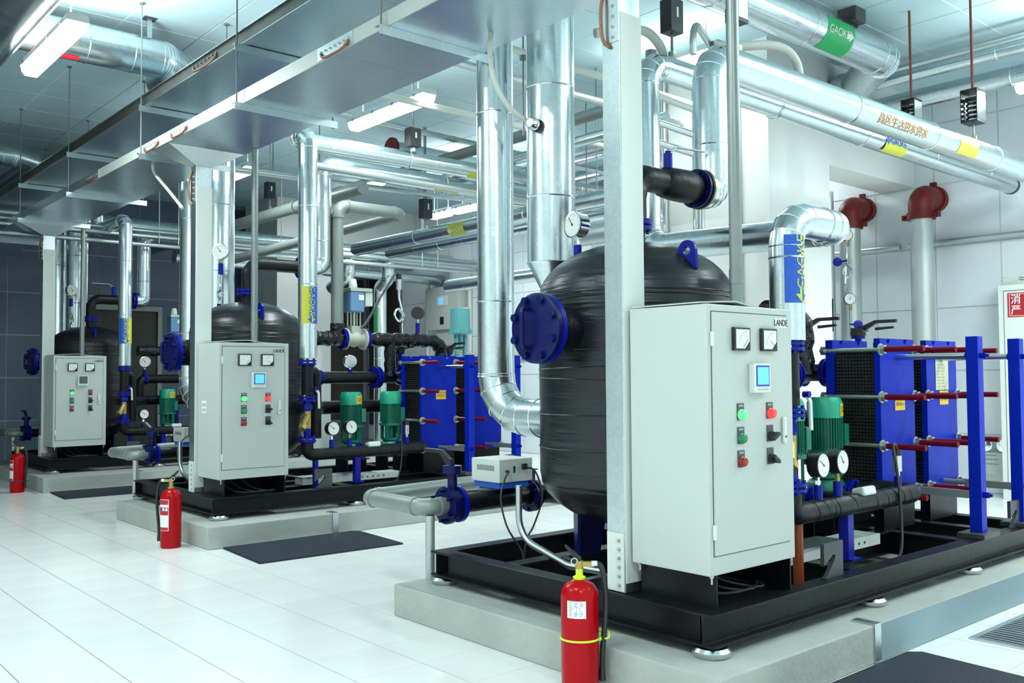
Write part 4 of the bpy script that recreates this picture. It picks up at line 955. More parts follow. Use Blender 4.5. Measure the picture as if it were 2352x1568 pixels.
    build('wrap', MB().tube([p(3.022, dy, dz), p(3.62, dy, dz+0.005), p(3.66, 3.50, dz+0.01), p(3.62, 3.35, dz+0.03)], 0.052, 20, 0.08, 5), 'foamp', db)
    flange_set(db, p(3.53, dy, dz), X3, 0.09, 'dblue', 6, 0.014, 0.012)
    eb = thing('descaler_box', 'small %s electronic box with vent slots on the drain pipe of the %s tank' % (('white', 'beige', 'grey')[k], U), 'electronic box', p(3.33, dy-0.03, dz+0.05), 'electronic boxes')
    if True:
        bx0, bx1, by0, by1, bz0, bz1 = 3.215, 3.455, dy-0.10, dy+0.14, dz+0.10, dz+0.225
        bo = build('box_case', MB().box(*p(bx0, by0, bz0), *p(bx1, by1, bz1)), 'cabw' if k == 0 else 'cab', eb, smooth=0, bevel=0.004)
        build('blue_base', MB().box(*p(bx0+0.01, by0+0.01, dz+0.068), *p(bx1-0.02, by1-0.01, bz0)), 'bluel', eb, smooth=0)
        sl = MB()
        for i in range(12): sl.box(*p(bx0-0.0012, by0+0.045+i*0.0125, bz0+0.062), *p(bx0, by0+0.050+i*0.0125, bz0+0.092))
        build('vent_slots', sl, 'dgrey', bo, smooth=0, kind='stuff')
        build('sockets', MB().box(*p(bx0+0.10, by0-0.002, bz0+0.05), *p(bx0+0.112, by0, bz0+0.085)).box(*p(bx0+0.16, by0-0.02, bz0+0.065), *p(bx0+0.185, by0, bz0+0.095)).cyl(p(bx0+0.05, by0, bz0+0.06), p(bx0+0.05, by0-0.02, bz0+0.06), 0.008, n=10), 'black', bo, smooth=0)
        build('power_cord', MB().tube(spline([p(bx0+0.17, by0-0.02, bz0+0.08), p(bx0+0.21, by0-0.06, bz0+0.05), p(bx0+0.20, by0-0.12, bz0-0.08), p(bx0+0.05, by0-0.22, bz0-0.2), p(bx0-0.06, by0-0.28, 0.36), p(bx0-0.08, by0-0.29, 0.22)]), 0.005, 8), 'black', eb)
        build('sensor_cord', MB().tube(spline([p(bx0+0.05, by0-0.02, bz0+0.06), p(bx0-0.03, by0-0.08, bz0+0.03), p(bx0-0.10, by0-0.13, bz0-0.06), p(bx0-0.10, by0-0.18, bz0-0.2), p(bx0-0.06, by0-0.25, 0.3), p(bx0-0.10, by0-0.30, 0.21)]), 0.005, 8), 'black', eb)
    bc = thing('bent_conduit', 'galvanised conduit bending down from the electronic box into the %s skid' % U, 'conduit', p(3.05, 3.52, 0.2), 'bent conduits')
    build('tube', MB().tube([p(3.06, 3.50, 0.655), p(3.06, 3.50, 0.40), p(3.08, 3.17, 0.305), p(3.12, 2.98, 0.30)], 0.0165, 14, 0.14, 7), 'condu', bc)

def lug(mb, outer, hole, o, u, v, dep):
    """plate with a hole: quads between hole ring and outline (star-shaped about the hole)"""
    hc = (sum(a for a, _ in hole)/len(hole), sum(b for _, b in hole)/len(hole)); n = len(hole)
    def hit(ang):
        dx, dy = math.cos(ang), math.sin(ang); best = None
        for (ax, ay), (bx, by) in zip(outer, outer[1:]+outer[:1]):
            ex, ey = bx-ax, by-ay; det = dx*-ey+dy*ex
            if abs(det) < 1e-12: continue
            t = ((ax-hc[0])*-ey+(ay-hc[1])*ex)/det; s_ = (dx*(ay-hc[1])-dy*(ax-hc[0]))/det
            if t > 0 and -1e-6 <= s_ <= 1+1e-6 and (best is None or t < best): best = t
        return (hc[0]+dx*best, hc[1]+dy*best)
    angs = sorted({round(math.atan2(b-hc[1], a-hc[0]), 6) for a, b in outer+hole}); k = len(angs)
    r = math.hypot(hole[0][0]-hc[0], hole[0][1]-hc[1])
    out = [hit(a) for a in angs]; inn = [(hc[0]+r*math.cos(a), hc[1]+r*math.sin(a)) for a in angs]
    o, u, v, dep = V(o), V(u), V(v), V(dep); vs = []
    for d in (V((0, 0, 0)), dep):
        vs += [o+u*a+v*b+d for a, b in out]+[o+u*a+v*b+d for a, b in inn]
    fs = []
    for i in range(k):
        j = (i+1) % k
        fs += [(i, j, k+j, k+i), (2*k+i, 3*k+i, 3*k+j, 2*k+j), (i, 2*k+i, 2*k+j, j), (k+i, k+j, 3*k+j, 3*k+i)]
    return mb.add(vs, fs)

def slots(w_, za, zb, s_=0.034):
    """frame plate outline with half-round notches in the top edge"""
    pts = [(0, za), (w_, za), (w_, zb)]
    for cx in (w_*0.74, w_*0.24):
        for i in range(7):
            a = PI*i/6; pts.append((cx+0.02*math.cos(a), zb-0.03*math.sin(a)))
    return pts+[(0, zb)]

def split_text(root, O, ax, e0, R, txt, size, tsplit, spos, arrow, mats):
    """lettering astride the joint of a two-colour film: (material below the joint, above it)"""
    vs, fs = glyphs(txt); vs = [(x*size+spos, y*size+tsplit) for x, y in vs]; fs = list(fs)
    a, w_ = arrow; h = abs(w_); b = len(vs)
    vs += [(a, tsplit-h*1.1), (a, tsplit+h*1.1), (a+w_*1.15, tsplit), (a-w_*0.7, tsplit-h*0.4), (a, tsplit-h*0.4), (a, tsplit+h*0.4), (a-w_*0.7, tsplit+h*0.4)]
    fs += [(b, b+2, b+1), (b+3, b+4, b+5, b+6)]
    for sgn, mm in ((-1, mats[0]), (1, mats[1])):
        bm = bmesh.new(); bv = [bm.verts.new((x, y, 0)) for x, y in vs]
        for f in fs:
            try: bm.faces.new([bv[i] for i in f])
            except ValueError: pass
        bmesh.ops.bisect_plane(bm, geom=bm.verts[:]+bm.edges[:]+bm.faces[:], plane_co=(0, tsplit, 0), plane_no=(0, -sgn, 0), clear_outer=True)
        bm.verts.index_update(); v2 = [(v.co.x, v.co.y) for v in bm.verts]; f2 = [tuple(v.index for v in f.verts) for f in bm.faces]; bm.free()
        if f2: build('sticker_lettering', bend_mesh(v2, f2, O, ax, e0, R+0.003), mm, root, smooth=0, recalc=False)

for _k in range(3): make_unit(_k)
# ------------------------------------------------------------------ overhead cable trays
def strap_row(root, x, y0, y1, z, name='bonding_strap'):
    ps = MB()
    n = 7
    for i in range(n):
        y = y0+(y1-y0)*i/(n-1); ps.cyl((x, y, z+0.022), (x-0.012, y, z+0.022), 0.006, n=6)
    st = build(name, MB().tube(spline([(x-0.006, y0, z+0.01), (x-0.016, y0+(y1-y0)*0.15, z-0.022), (x-0.02, (y0+y1)/2, z-0.03), (x-0.016, y0+(y1-y0)*0.85, z-0.02), (x-0.006, y1, z+0.012)]), 0.008, 8), 'copper', root, label='copper bonding strap')
    build('strap_screws', ps, 'zinc', st, smooth=0, kind='stuff')

ty0, ty1 = -1.2, 15.3
tx0, tx1 = 2.573, 3.19
lt = thing('cable_tray', 'long galvanised cable tray running overhead, the lower of two, bright side facing left', 'cable tray', (2.88, 7.0, 2.98), 'cable trays')
ys = [ty0, 1.6, 4.455, 6.70, 7.26, 8.77, 11.2, 13.4, ty1]
for a, b in zip(ys, ys[1:]):
    build('tray_section', MB().box(tx0, a+0.001, 2.98, tx1, b-0.001, 3.065), 'trayb', lt, smooth=0)
for a, b in zip(ys, ys[1:]):
    build('side_face', MB().box(tx0-0.0025, a+0.002, 2.983, tx0, b-0.002, 3.062), 'cab' if b < 9 else 'galv', lt, smooth=0, label='side face of the tray, its light put into the colour')  # near faces paler, far ones duller: fading light set by the material
for y in (4.455, 6.70, 7.26, 8.77): strap_row(lt, tx0-0.0025, y-0.15, y+0.15, 3.005)
for y in (1.6, 4.455, 8.77): build('splice_plate', MB().box(tx0-0.006, y-0.19, 2.986, tx0-0.0026, y+0.19, 3.06), 'galv', lt, smooth=0)
ut = thing('cable_tray', 'upper cable tray with a dark side rail above the bright one', 'cable tray', (2.88, 7.0, 3.367), 'cable trays')
for a, b in zip(ys, ys[1:]):
    build('tray_section', MB().box(tx0+0.012, a+0.001, 3.367, tx1, b-0.001, 3.375), 'trayb', ut, smooth=0)
    build('side_rail', MB().box(tx0+0.004, a, 3.375, tx0+0.012, b, 3.455), 'dark', ut, smooth=0, label='dark side rail')  # rail in a mottled dark grey
    build('upper_lip', MB().box(tx0-0.012, a, 3.4555, tx0+0.03, b, 3.463), 'galv', ut, smooth=0)
    build('lower_lip', MB().box(tx0-0.014, a, 3.362, tx0+0.03, b, 3.3665), 'galv', ut, smooth=0)
build('tray_far_side', MB().box(tx1, ty0, 3.367, tx1+0.008, ty1, 3.46), 'galv', ut, smooth=0)
strap_row(ut, tx0+0.003, 6.05, 6.45, 3.40)
# angle brackets and threaded rods
for i, y in enumerate((3.92, 5.63, 7.40, 9.37, 11.2, 13.0)):
    for j, z in enumerate((2.98, 3.362)):
        nm = ('lower', 'upper')[j]
        o_ = ('first', 'second', 'third', 'fourth', 'fifth', 'sixth')[i]
        tb_ = thing('tray_bracket', 'angle bracket under the %s cable tray, %s from the camera' % (nm, o_), 'bracket', (2.88, y, z-0.05), 'angle brackets under the trays')
        xa, xb = 2.515, 3.27
        build('angle_iron', MB().prism([(0, 0), (0.045, 0), (0.045, -0.004), (0.004, -0.004), (0.004, -0.048), (0, -0.048)], (xa, y, z-0.0006), Y3, Z3, X3*(xb-xa)), 'galv', tb_, smooth=0)
        nn = MB()
        for x in (2.54, 3.245): nn.cyl((x, y+0.025, z-0.018), (x, y+0.025, z-0.0055), 0.011, n=6)
        build('nuts', nn, 'zinc', tb_, smooth=0, kind='stuff')
    for s_, x in (('left', 2.54), ('right', 3.245)):
        rd = MB().cyl((x, y+0.025, 2.93), (x, y+0.025, ZC-0.0065), 0.0055, n=8).cyl((x, y+0.025, ZC-0.02), (x, y+0.025, ZC-0.0066), 0.02, n=12)
        solo('threaded_rod', rd, 'rodm', 'thin rod on the %s side of the trays, %s pair from the camera' % (s_, o_), 'hanger rod', 'tray hanger rods')
# white hoses hanging from the tray
h1 = thing('flexible_hose', 'cream flexible hose looping from the tray to a fitting on the tall riser', 'hose', (3.0, 3.62, 2.98), 'cream hoses')
build('tube', MB().tube(spline([(3.03, 3.66, 2.979), (3.02, 3.66, 2.90), (3.06, 3.68, 2.76), (3.17, 3.70, 2.64), (3.31, 3.70, 2.575)]), 0.0135, 12), 'hose', h1)
fs_ = thing('flow_switch', 'round silver fitting on the side of the tall front riser', 'sensor', (3.34, 3.70, 2.55), None)
build('body', MB().lathe((3.31, 3.655, 2.555), V((1, 0.35, 0)), [(0, -0.03), (0.022, -0.028), (0.034, -0.01), (0.034, 0.02), (0.02, 0.03), (0.02, 0.05), (0, 0.05)], 20), 'chrome', fs_)
build('collar', MB().lathe((3.355, 3.672, 2.555), V((1, 0.35, 0)), [(0, 0), (0.036, 0), (0.036, 0.03), (0, 0.03)], 20), 'black', fs_)
h2 = thing('flexible_hose', 'short cream hose hanging down beside the riser of the middle cabinet', 'hose', (2.9, 8.3, 2.98), 'cream hoses')
build('tube', MB().tube(spline([(2.75, 7.75, 2.979), (2.76, 7.72, 2.90), (2.80, 7.50, 2.72), (2.83, 7.30, 2.56)]), 0.0135, 10), 'hose', h2)

# ------------------------------------------------------------------ overhead ducts and pipes
def run(name, label, pts, r, m='jack', group=None, cat='pipe', bands=(), **k):
    lo = min((V(q) for q in pts), key=lambda q: q.z)
    t = thing(name, label, cat, (lo.x, lo.y, lo.z-r), group)
    jacket(t, pts, r, m, bands=bands, **k)
    return t
def thin(label, pts, r, m='condu', group='thin pipes overhead', bend=None, name='steel_pipe', couplings=()):
    lo = min((V(q) for q in pts), key=lambda q: q.z)
    t = thing(name, label, 'pipe', (lo.x, lo.y, lo.z-r), group)
    build('tube', MB().tube(pts, r, 14, r*3.5 if bend is None else bend, 5), m, t)
    if couplings:
        mb = MB()
        for c, ax in couplings: mb.cyl(V(c)-V(ax)*0.02, V(c)+V(ax)*0.02, r*1.18, n=14)
        build('couplings', mb, m, t)
    return t
run('round_duct', 'large round metal duct cut by the upper left corner of the picture', [(1.46, 0.5, 3.78), (1.46, 15.5, 3.78)], 0.25, group='round ducts', bands=[((1.46, y, 3.78), Y3) for y in (5.5, 8.0, 10.5)])
d1_ = run('round_duct', 'round metal duct with a red sticker crossing behind the upper left light', [(1.72, 7.72, 3.87), (2.80, 7.72, 3.87), (3.05, 7.92, 3.87), (3.05, 8.35, 3.87)], 0.155, group='round ducts', bands=[((x, 7.72, 3.87), X3) for x in (2.20, 2.55)], bend=0.05)
pipe_label(d1_, (1.97, 7.72, 3.87), X3, V((0, -0.55, -0.83)), 0.155, 0.34, -0.085, -0.02, 'redf', name='red_film')
run('round_duct', 'round metal duct ending in a taper beside the tray at far left', [(1.72, 11.9, 3.80), (2.60, 11.9, 3.80), (2.85, 12.1, 3.80), (2.85, 13.4, 3.80)], 0.12, group='round ducts', bands=[((x, 11.9, 3.80), X3) for x in (2.5,)], bend=0.05)
run('round_duct', 'dim round duct under the tapered one at far left', [(1.0, 12.6, 3.45), (2.45, 12.6, 3.45)], 0.10, 'jackd', group='round ducts', bands=[((x, 12.6, 3.45), X3) for x in (1.6,)])
for lab, x, y, za in (('hook-like strut holding the duct with the red sticker', 2.70, 7.72, 4.03), ('small strut holding the tapered duct at far left', 1.95, 11.9, 3.925)):
    t = thing('duct_hanger', lab, 'hanger', (x, y, za), 'duct hangers')
    build('strut', MB().box(x-0.02, y-0.012, za, x+0.02, y+0.012, ZC-0.0066), 'condu', t, smooth=0)
    build('ceiling_plate', MB().box(x-0.05, y-0.05, ZC-0.013, x+0.05, y+0.05, ZC-0.0064), 'dgrey', t, smooth=0)
# lagged header hidden behind the trays, joining the tank risers
run('lagged_header', 'lagged header running behind the cable trays and feeding the tank risers', [(3.50, 3.5, 3.52), (3.50, 15.2, 3.52)], 0.14, bands=[((3.5, y, 3.52), Y3) for y in (6.2, 10.0, 14.0)])
# green-labelled pipe top right
gp = run('lagged_pipe', 'thick lagged pipe with a green arrow sticker under the ceiling at upper right', [(4.2, 3.95, 3.96), (7.72, 3.95, 3.96), (8.16, 4.45, 3.92), (8.16, 4.63, 3.92)], 0.155, bands=[((x, 3.95, 3.96), X3) for x in (5.3, 6.45, 7.55)], bend=0.10)
pipe_label(gp, (6.78, 3.95, 3.96), X3, V((0, -0.86, -0.5)), 0.155, 0.40, -0.15, 0.15, 'grnf', 'GAOKE', 'white2', 0.088, 0.045, -0.03, (0.128, 0.044))
t = thing('spring_hanger', 'grey spring hanger box fixed to the ceiling above the green sticker', 'hanger', (7.05, 3.86, 4.08), 'spring hangers')
build('hanger_box', MB().box(6.97, 3.78, 4.08, 7.13, 3.94, ZC-0.0066), 'dgrey', t, smooth=0)
build('rod', MB().cyl((7.05, 3.87, 3.96+0.13), (7.05, 3.87, 4.08), 0.008, n=8), 'rodm', t)
for lab, x, z, r in (('thin silver pipe running to the right under the ceiling at upper right', 8.22, 4.01, 0.028), ('lagged pipe under the thin one at upper right', 8.52, 4.02, 0.062), ('thick lagged pipe nearest the wall at upper right', 8.86, 3.88, 0.095)):
    run('lagged_pipe', lab, [(x, -1.5, z), (x, 9.5, z)], r, 'jack' if r > 0.05 else 'condu', bands=[((x, y, z), Y3) for y in (1.0, 3.3, 5.6)] if r > 0.05 else ())
# spring hangers with long red rods
def spring_box(label, x, y, ztop, zbot, zpipe, w_, rod='rodr', tint='chrome', open_=True):
    t = thing('spring_hanger', label, 'hanger', (x, y, zpipe), 'spring hangers')
    h = w_/2
    mb = MB().box(x-h, y-h*0.8, ztop-0.012, x+h, y+h*0.8, ztop).box(x-h, y-h*0.8, zbot, x+h, y+h*0.8, zbot+0.012)
    if open_: mb.box(x-h, y+h*0.8-0.006, zbot+0.012, x+h, y+h*0.8, ztop-0.012).box(x-h, y-h*0.8, zbot+0.012, x+h, y-h*0.8+0.006, ztop-0.012)
    else: mb.box(x+h-0.006, y-h*0.8, zbot+0.012, x+h, y+h*0.8, ztop-0.012).box(x-h, y-h*0.8, zbot+0.012, x-h+0.006, y+h*0.8, ztop-0.012)
    if not open_: mb.box(x-h+0.006, y-h*0.8, zbot+0.012, x+h-0.006, y-h*0.8+0.006, ztop-0.012)
    build('hanger_case', mb, 'black', t, smooth=0)
    if open_: build('bright_side', MB().box(x-h+0.006, y-h*0.8-0.0015, zbot+0.02, x+h-0.006, y-h*0.8-0.0002, ztop-0.02), tint, t, smooth=0)
    P_ = []
    for i in range(61):
        a = i/60*2*PI*4.5; P_.append((x+w_*0.27*math.cos(a), y+w_*0.27*math.sin(a), zbot+0.025+(ztop-zbot)*0.62*i/60))
    build('coil_spring', MB().tube(P_, w_*0.055, 8), 'black', t)
    build('spring_plate', MB().cyl((x, y, zbot+0.025+(ztop-zbot)*0.62+0.004), (x, y, zbot+0.035+(ztop-zbot)*0.62+0.004), w_*0.36, n=16), 'dgrey', t)
    if not open_: build('tag', MB().box(x-h*0.1, y-h*0.8-0.0015, zbot+(ztop-zbot)*0.45, x+h*0.2, y-h*0.8-0.0002, zbot+(ztop-zbot)*0.75), 'white2', t, smooth=0)
    build('upper_rod', MB().cyl((x, y, ztop), (x, y, ZC-0.0066), 0.010, n=10), rod, t)
    build('lower_rod', MB().cyl((x, y, zpipe), (x, y, zbot), 0.008, n=8), 'rodm', t)
    build('pipe_clip', MB().box(x-0.012, y-0.02, zpipe-0.002, x+0.012, y+0.02, zpipe+0.03), 'zinc', t, smooth=0)
spring_box('black spring hanger with mirror-like side on a long red rod over the right pipe', 7.50, 3.10, 3.43, 3.17, 3.04, 0.16)
spring_box('black spring hanger half hidden behind the right overhead pipe', 7.43, 3.56, 3.45, 3.21, 3.09, 0.14)
spring_box('black spring hanger box at the top right of the nearest cable riser', 4.37, 3.56, 3.47, 3.27, 3.13, 0.11, 'rodm', open_=False)
spring_box('spring hanger with open black coil behind the thin conduit at the top', 4.39, 3.10, 3.42, 3.20, 3.04, 0.10, 'rodm')
spring_box('black spring hanger box over the pipes of the middle tank', 4.88, 7.04, 3.50, 3.33, 3.29, 0.12, 'rodm', open_=False)
spring_box('black hanger box right of the grey elbow behind the middle tank', 6.45, 9.04, 3.33, 3.10, 2.985, 0.13, 'rodm', open_=False)
spring_box('small black hanger box above the grey pipes of the middle tank', 5.15, 10.5, 3.60, 3.40, 3.272, 0.11, 'rodm', open_=False)
spring_box('small black hanger between the two front risers', 5.55, 6.6, 3.62, 3.50, 3.34, 0.16, 'rodm', open_=False)
# grey pipes
vg = thing('grey_vertical_pipe', 'plain grey vertical pipe with an elbow right of the sticker pipe of the middle skid', 'pipe', (4.37, 7.53, 1.62))
build('pipe_run', MB().tube([(4.37, 7.53, 1.62), (4.37, 7.53, 2.80), (5.10, 7.53, 2.80), (5.10, 12.5, 2.72)], 0.057, 20, 0.10, 6), 'steelp', vg)
for c, ax in (((4.37, 7.53, 2.69), Z3), ((4.48, 7.53, 2.80), X3), ((4.99, 7.53, 2.80), X3), ((5.10, 7.64, 2.80), Y3)): build('elbow_collar', MB().lathe(V(c)-V(ax)*0.012, ax, [(0.057, 0), (0.064, 0.002), (0.064, 0.022), (0.057, 0.024)], 20), 'steelp', vg)
build('wrapped_foot', MB().cyl((4.37, 7.53, 1.50), (4.37, 7.53, 1.70), 0.066, n=20), 'tape', vg)
thin('thick grey pipe running away under the ceiling left of the far light', [(5.15, 8.35, 3.2), (5.15, 14.8, 3.2)], 0.072, 'steelp', couplings=[((5.15, y, 3.2), Y3) for y in (9.8, 12.0)])
# lagged pipes running away behind the middle unit
e1_ = run('lagged_pipe', 'lagged pipe with a yellow arrow sticker running away behind the middle exchanger', [(6.45, 5.5, 2.90), (6.45, 10.6, 2.90)], 0.085, bands=[((6.45, y, 2.90), Y3) for y in (7.2, 9.2)])
build('end_cap', MB().lathe((6.45, 10.6, 2.90), Y3, [(0.086, -0.01), (0.086, 0.02), (0.07, 0.06), (0.035, 0.08), (0, 0.085)], 24), 'jack', e1_)
pipe_label(e1_, (6.45, 8.35, 2.90), -Y3, V((-0.85, 0, -0.3)), 0.085, 0.30, -0.07, 0.08, 'yel2', 'GAOKE', 'white2', 0.072, 0.0, 0.02, (-0.105, -0.036))
run('lagged_pipe', 'second lagged pipe below the one with the yellow arrow sticker', [(7.02, 5.9, 2.90), (7.02, 10.7, 2.90)], 0.07, bands=[((7.02, y, 2.90), Y3) for y in (7.5, 9.5)])
for y_, x_ in ((6.9, 7.02), (9.9, 7.02), (6.2, 6.45)): solo('threaded_rod', MB().cyl((x_, y_, 2.955), (x_, y_, ZC-0.0066), 0.006, n=8), 'rodm', 'thin rod holding the lagged pipes behind the middle exchanger, %s one' % {6.9: 'nearer', 9.9: 'farthest', 6.2: 'nearest'}[y_], 'hanger rod', 'pipe hanger rods')
for lab, x, zt in (('first lagged drop pipe in the dark corner behind the middle tank', 7.15, 2.75), ('second lagged drop pipe with a green film in the dark corner', 7.85, 2.85)):
    t = run('lagged_drop', lab, [(x, 12.0, 2.95), (x, 12.0, 2.72), (x+0.05, 12.3, 2.60), (x+0.05, 12.3, 0.02)] if 'second' in lab else [(x, 12.0, 2.95), (x, 12.0, 2.72), (x-0.05, 12.4, 2.55)], 0.10, bands=[((x+0.05, 12.3, z), Z3) for z in (1.5, 2.3)] if 'second' in lab else (), bend=0.08)
    if 'second' in lab: pipe_label(t, (x+0.05, 12.3, 2.05), Z3, V((-0.95, -0.3, 0)), 0.10, 0.62, -0.02, 0.12, 'grnf', name='green_film')
# thin pipes crossing
t = run('lagged_pipe', 'lagged pipe with a dark red end flange behind the second tube light', [(6.15, 9.3, 3.93), (9.7, 9.3, 3.90)], 0.115, bands=[((7.6, 9.3, 3.92), X3)])
build('end_flange', MB().cyl((6.12, 9.3, 3.93), (6.149, 9.3, 3.93), 0.15, n=28), 'redp', t)
thin('thin galvanised pipe just right of the long tray above the middle unit', [(3.6, 7.9, 3.80), (9.7, 7.9, 3.70)], 0.030, couplings=[((6.0, 7.9, 3.76), X3)])
thin('thin pipe crossing in front of the grey elbow behind the middle tank', [(3.4, 9.0, 3.33), (9.7, 9.0, 3.44)], 0.032, couplings=[((5.5, 9.0, 3.37), X3)])
for j, (z, r) in enumerate(((3.10, 0.028), (3.02, 0.034), (2.90, 0.028))):
    thin('%s of three thin pipes crossing low in front of the back wall' % ('topmost', 'middle', 'lowest')[j], [(2.3, 12.0-0.09*j, z-0.01), (9.7, 12.0-0.09*j, z)], r, 'condu', couplings=[((5.0+j, 12.0-0.09*j, z), X3)])
run('lagged_pipe', 'lagged pipe crossing just above the three thin ones far back', [(2.4, 12.9, 3.30), (9.7, 12.9, 3.20)], 0.115, bands=[((x, 12.9, 3.27), X3) for x in (4.9, 7.0, 8.6)])
run('lagged_pipe', 'bright lagged pipe crossing in front of the far beam', [(5.0, 13.2, 2.95), (9.7, 13.2, 2.92)], 0.10, bands=[((x, 13.2, 2.94), X3) for x in (6.6, 8.2)])
for j, (y, z, r, m_) in enumerate(((5.2, 3.66, 0.030, 'hose'), (5.6, 3.62, 0.034, 'condu'), (6.2, 3.45, 0.028, 'hose'), (7.0, 3.0, 0.034, 'condu'))):
    thin('%s thin pipe crossing behind the two tall front risers' % ('highest white', 'second grey', 'third white', 'lowest grey')[j], [(3.75, y, z), ((6.95, 6.95, 9.7, 9.7)[j], y, z-0.02)], r, m_)
run('lagged_pipe', 'bright lagged pipe rising to the right behind the tall front risers', [(6.05, 5.0, 3.37), (6.05, 8.6, 3.37)], 0.052, bands=[((6.05, 5.6, 3.37), Y3)])
thin('grey pipe rising to the right between tall riser and cable riser', [(6.08, 5.2, 3.60), (6.08, 9.2, 3.60)], 0.058, 'steelp')
run('lagged_pipe', 'dark lagged pipe ending behind the dial gauge of the nearest tank', [(6.60, 5.6, 2.60), (6.60, 7.0, 2.60)], 0.10, 'jackd')
run('lagged_pipe', 'lagged pipe under the dark one behind the nearest dial gauge', [(6.75, 5.5, 2.30), (6.75, 9.0, 2.30)], 0.075, bands=[((6.75, 6.4, 2.30), Y3)])
for j, x in enumerate((4.45, 5.0, 6.4)):
    solo('threaded_rod', MB().cyl((x, 9.0, 3.40), (x, 9.0, ZC-0.0066), 0.006, n=8), 'rodm', 'thin rod holding the pipe behind the middle tank, %s from the left' % ('first', 'second', 'third')[j], 'hanger rod', 'pipe hanger rods')
for j, x in enumerate((4.3, 4.55, 6.0, 6.3, 8.4, 8.7)):
    solo('threaded_rod', MB().cyl((x, 11.87, 2.88), (x, 11.87, ZC-0.0066), 0.006, n=8), 'condu', 'thin rod holding the three low pipes, %s from the left' % ('first', 'second', 'third', 'fourth', 'fifth', 'sixth')[j], 'hanger rod', 'pipe hanger rods')
solo('threaded_rod', MB().cyl((4.62, 5.2, 3.02), (4.62, 5.2, ZC-0.0066), 0.007, n=8).cyl((4.62, 5.2, 3.60), (4.62, 5.2, 3.63), 0.03, n=12), 'rodm', 'bare rod hanging between tall riser and cable riser', 'hanger rod', 'pipe hanger rods')
# white bent pipe ends over the right pipes
def bow(label, pts, r=0.028, m='hose'):
    t = thing('bent_pipe', label, 'pipe', pts[0], 'bent white pipes'); build('tube', MB().tube(spline(pts), r, 14), m, t); return t
bow('white bent pipe arching into the top of the right overhead pipe', [(5.02, 3.10, 3.03), (5.02, 3.12, 3.12), (4.96, 3.15, 3.19), (4.85, 3.20, 3.21), (4.65, 3.29, 3.18), (4.5, 3.36, 3.17)])
bow('white bent pipe arching beside the black spring hanger box', [(4.34, 3.60, 3.10), (4.33, 3.62, 3.20), (4.25, 3.66, 3.28), (4.12, 3.72, 3.28), (3.95, 3.80, 3.24)])
bow('grey bent pipe with rusty end above the thick elbow', [(4.19, 3.26, 3.02), (4.19, 3.26, 3.12), (4.24, 3.28, 3.20), (4.34, 3.32, 3.21), (4.60, 3.42, 3.17)], 0.02, 'condu')
t = thing('thermometer_tag', 'small black tag with a red window standing on the thick elbow', 'tag', (4.32, 3.12, 3.18)); 
build('tag_body', MB().box(4.30, 3.10, 3.185, 4.345, 3.12, 3.265), 'black', t, smooth=0); build('red_window', MB().box(4.305, 3.0985, 3.195, 4.340, 3.1, 3.255), 'redf', t, smooth=0); build('stem', MB().cyl((4.322, 3.11, 3.03), (4.322, 3.11, 3.185), 0.007, n=8), 'hose', t)
# conduits on the column face
for j, y in enumerate((5.78, 5.42, 4.95)):
    solo('wall_conduit', MB().cyl((6.97, y, 0.002), (6.97, y, ZC-0.0066), 0.024, n=14), 'condu', '%s of three vertical conduits on the left face of the white column' % ('left', 'middle', 'right')[j], 'conduit', 'conduits on the column')
for j, z in enumerate((3.28, 3.08, 2.93)):
    thin('%s of three short pipes seen between the two right-hand risers' % ('upper white', 'middle', 'lower')[j], [(5.24, 4.45, z), (5.80, 4.45, z-0.03)], 0.026, 'hose' if j == 0 else 'condu')
solo('grey_standpipe', MB().cyl((5.22, 4.45, 0.002), (5.22, 4.45, 3.6), 0.042, n=16), 'steelp', 'dull grey vertical pipe seen between the cable riser and the thick elbow pipe', 'pipe')
solo('thin_standpipe', MB().cyl((5.80, 4.45, 0.002), (5.80, 4.45, 3.6), 0.02, n=14), 'condu', 'thin bright vertical pipe just right of the dull grey one', 'pipe')
bk = thing('pipe_bracket', 'galvanised channel bracket on the left face of the white column', 'bracket', (6.93, 5.3, 2.42))
build('channel', MB().box(6.955, 4.70, 2.42, 6.998, 5.75, 2.50), 'galv', bk, smooth=0); build('arm', MB().box(6.83, 4.72, 2.42, 6.955, 4.78, 2.49), 'galv', bk, smooth=0)
# ------------------------------------------------------------------ right wall: red-elbow pipes, gauges, cabinet
for lab, x, y, zt in (('silver vertical pipe with a red grooved elbow standing by the right wall', 9.36, 4.41, 2.83), ('silver vertical pipe with a red elbow partly behind the lagged elbow', 9.36, 5.20, 2.83)):
    t = thing('fire_main_pipe', lab, 'pipe', (x, y, 0.001), 'red-elbow pipes')
    build('pipe', MB().cyl((x, y, 0.001), (x, y, zt-0.02), 0.112, n=32), 'silverp', t)
    build('red_elbow', MB().tube([(x, y, zt-0.02), (x, y, zt+0.19), (XR-0.02, y, zt+0.19)], 0.122, 28, 0.19, 8), 'redp', t)
    cl = build('coupling', MB().cyl((x, y, zt-0.05), (x, y, zt+0.02), 0.14, n=32), 'redp', t, label='red grooved coupling')
    for ya_ in (y-0.19, y+0.13): build('coupling_lug', MB().box(x-0.03, ya_, zt-0.04, x+0.03, ya_+0.06, zt+0.01).cyl((x-0.05, ya_+0.025, zt-0.015), (x+0.05, ya_+0.025, zt-0.015), 0.012, n=8), 'redp', cl, smooth=0)
    build('coupling', MB().cyl((XR-0.13, y, zt+0.19), (XR-0.07, y, zt+0.19), 0.14, n=32), 'redp', t, label='red grooved coupling')
    for za_ in (zt+0.32, zt+0.01): build('coupling_lug', MB().box(XR-0.12, y-0.03, za_, XR-0.08, y+0.03, za_+0.05), 'redp', t, smooth=0)
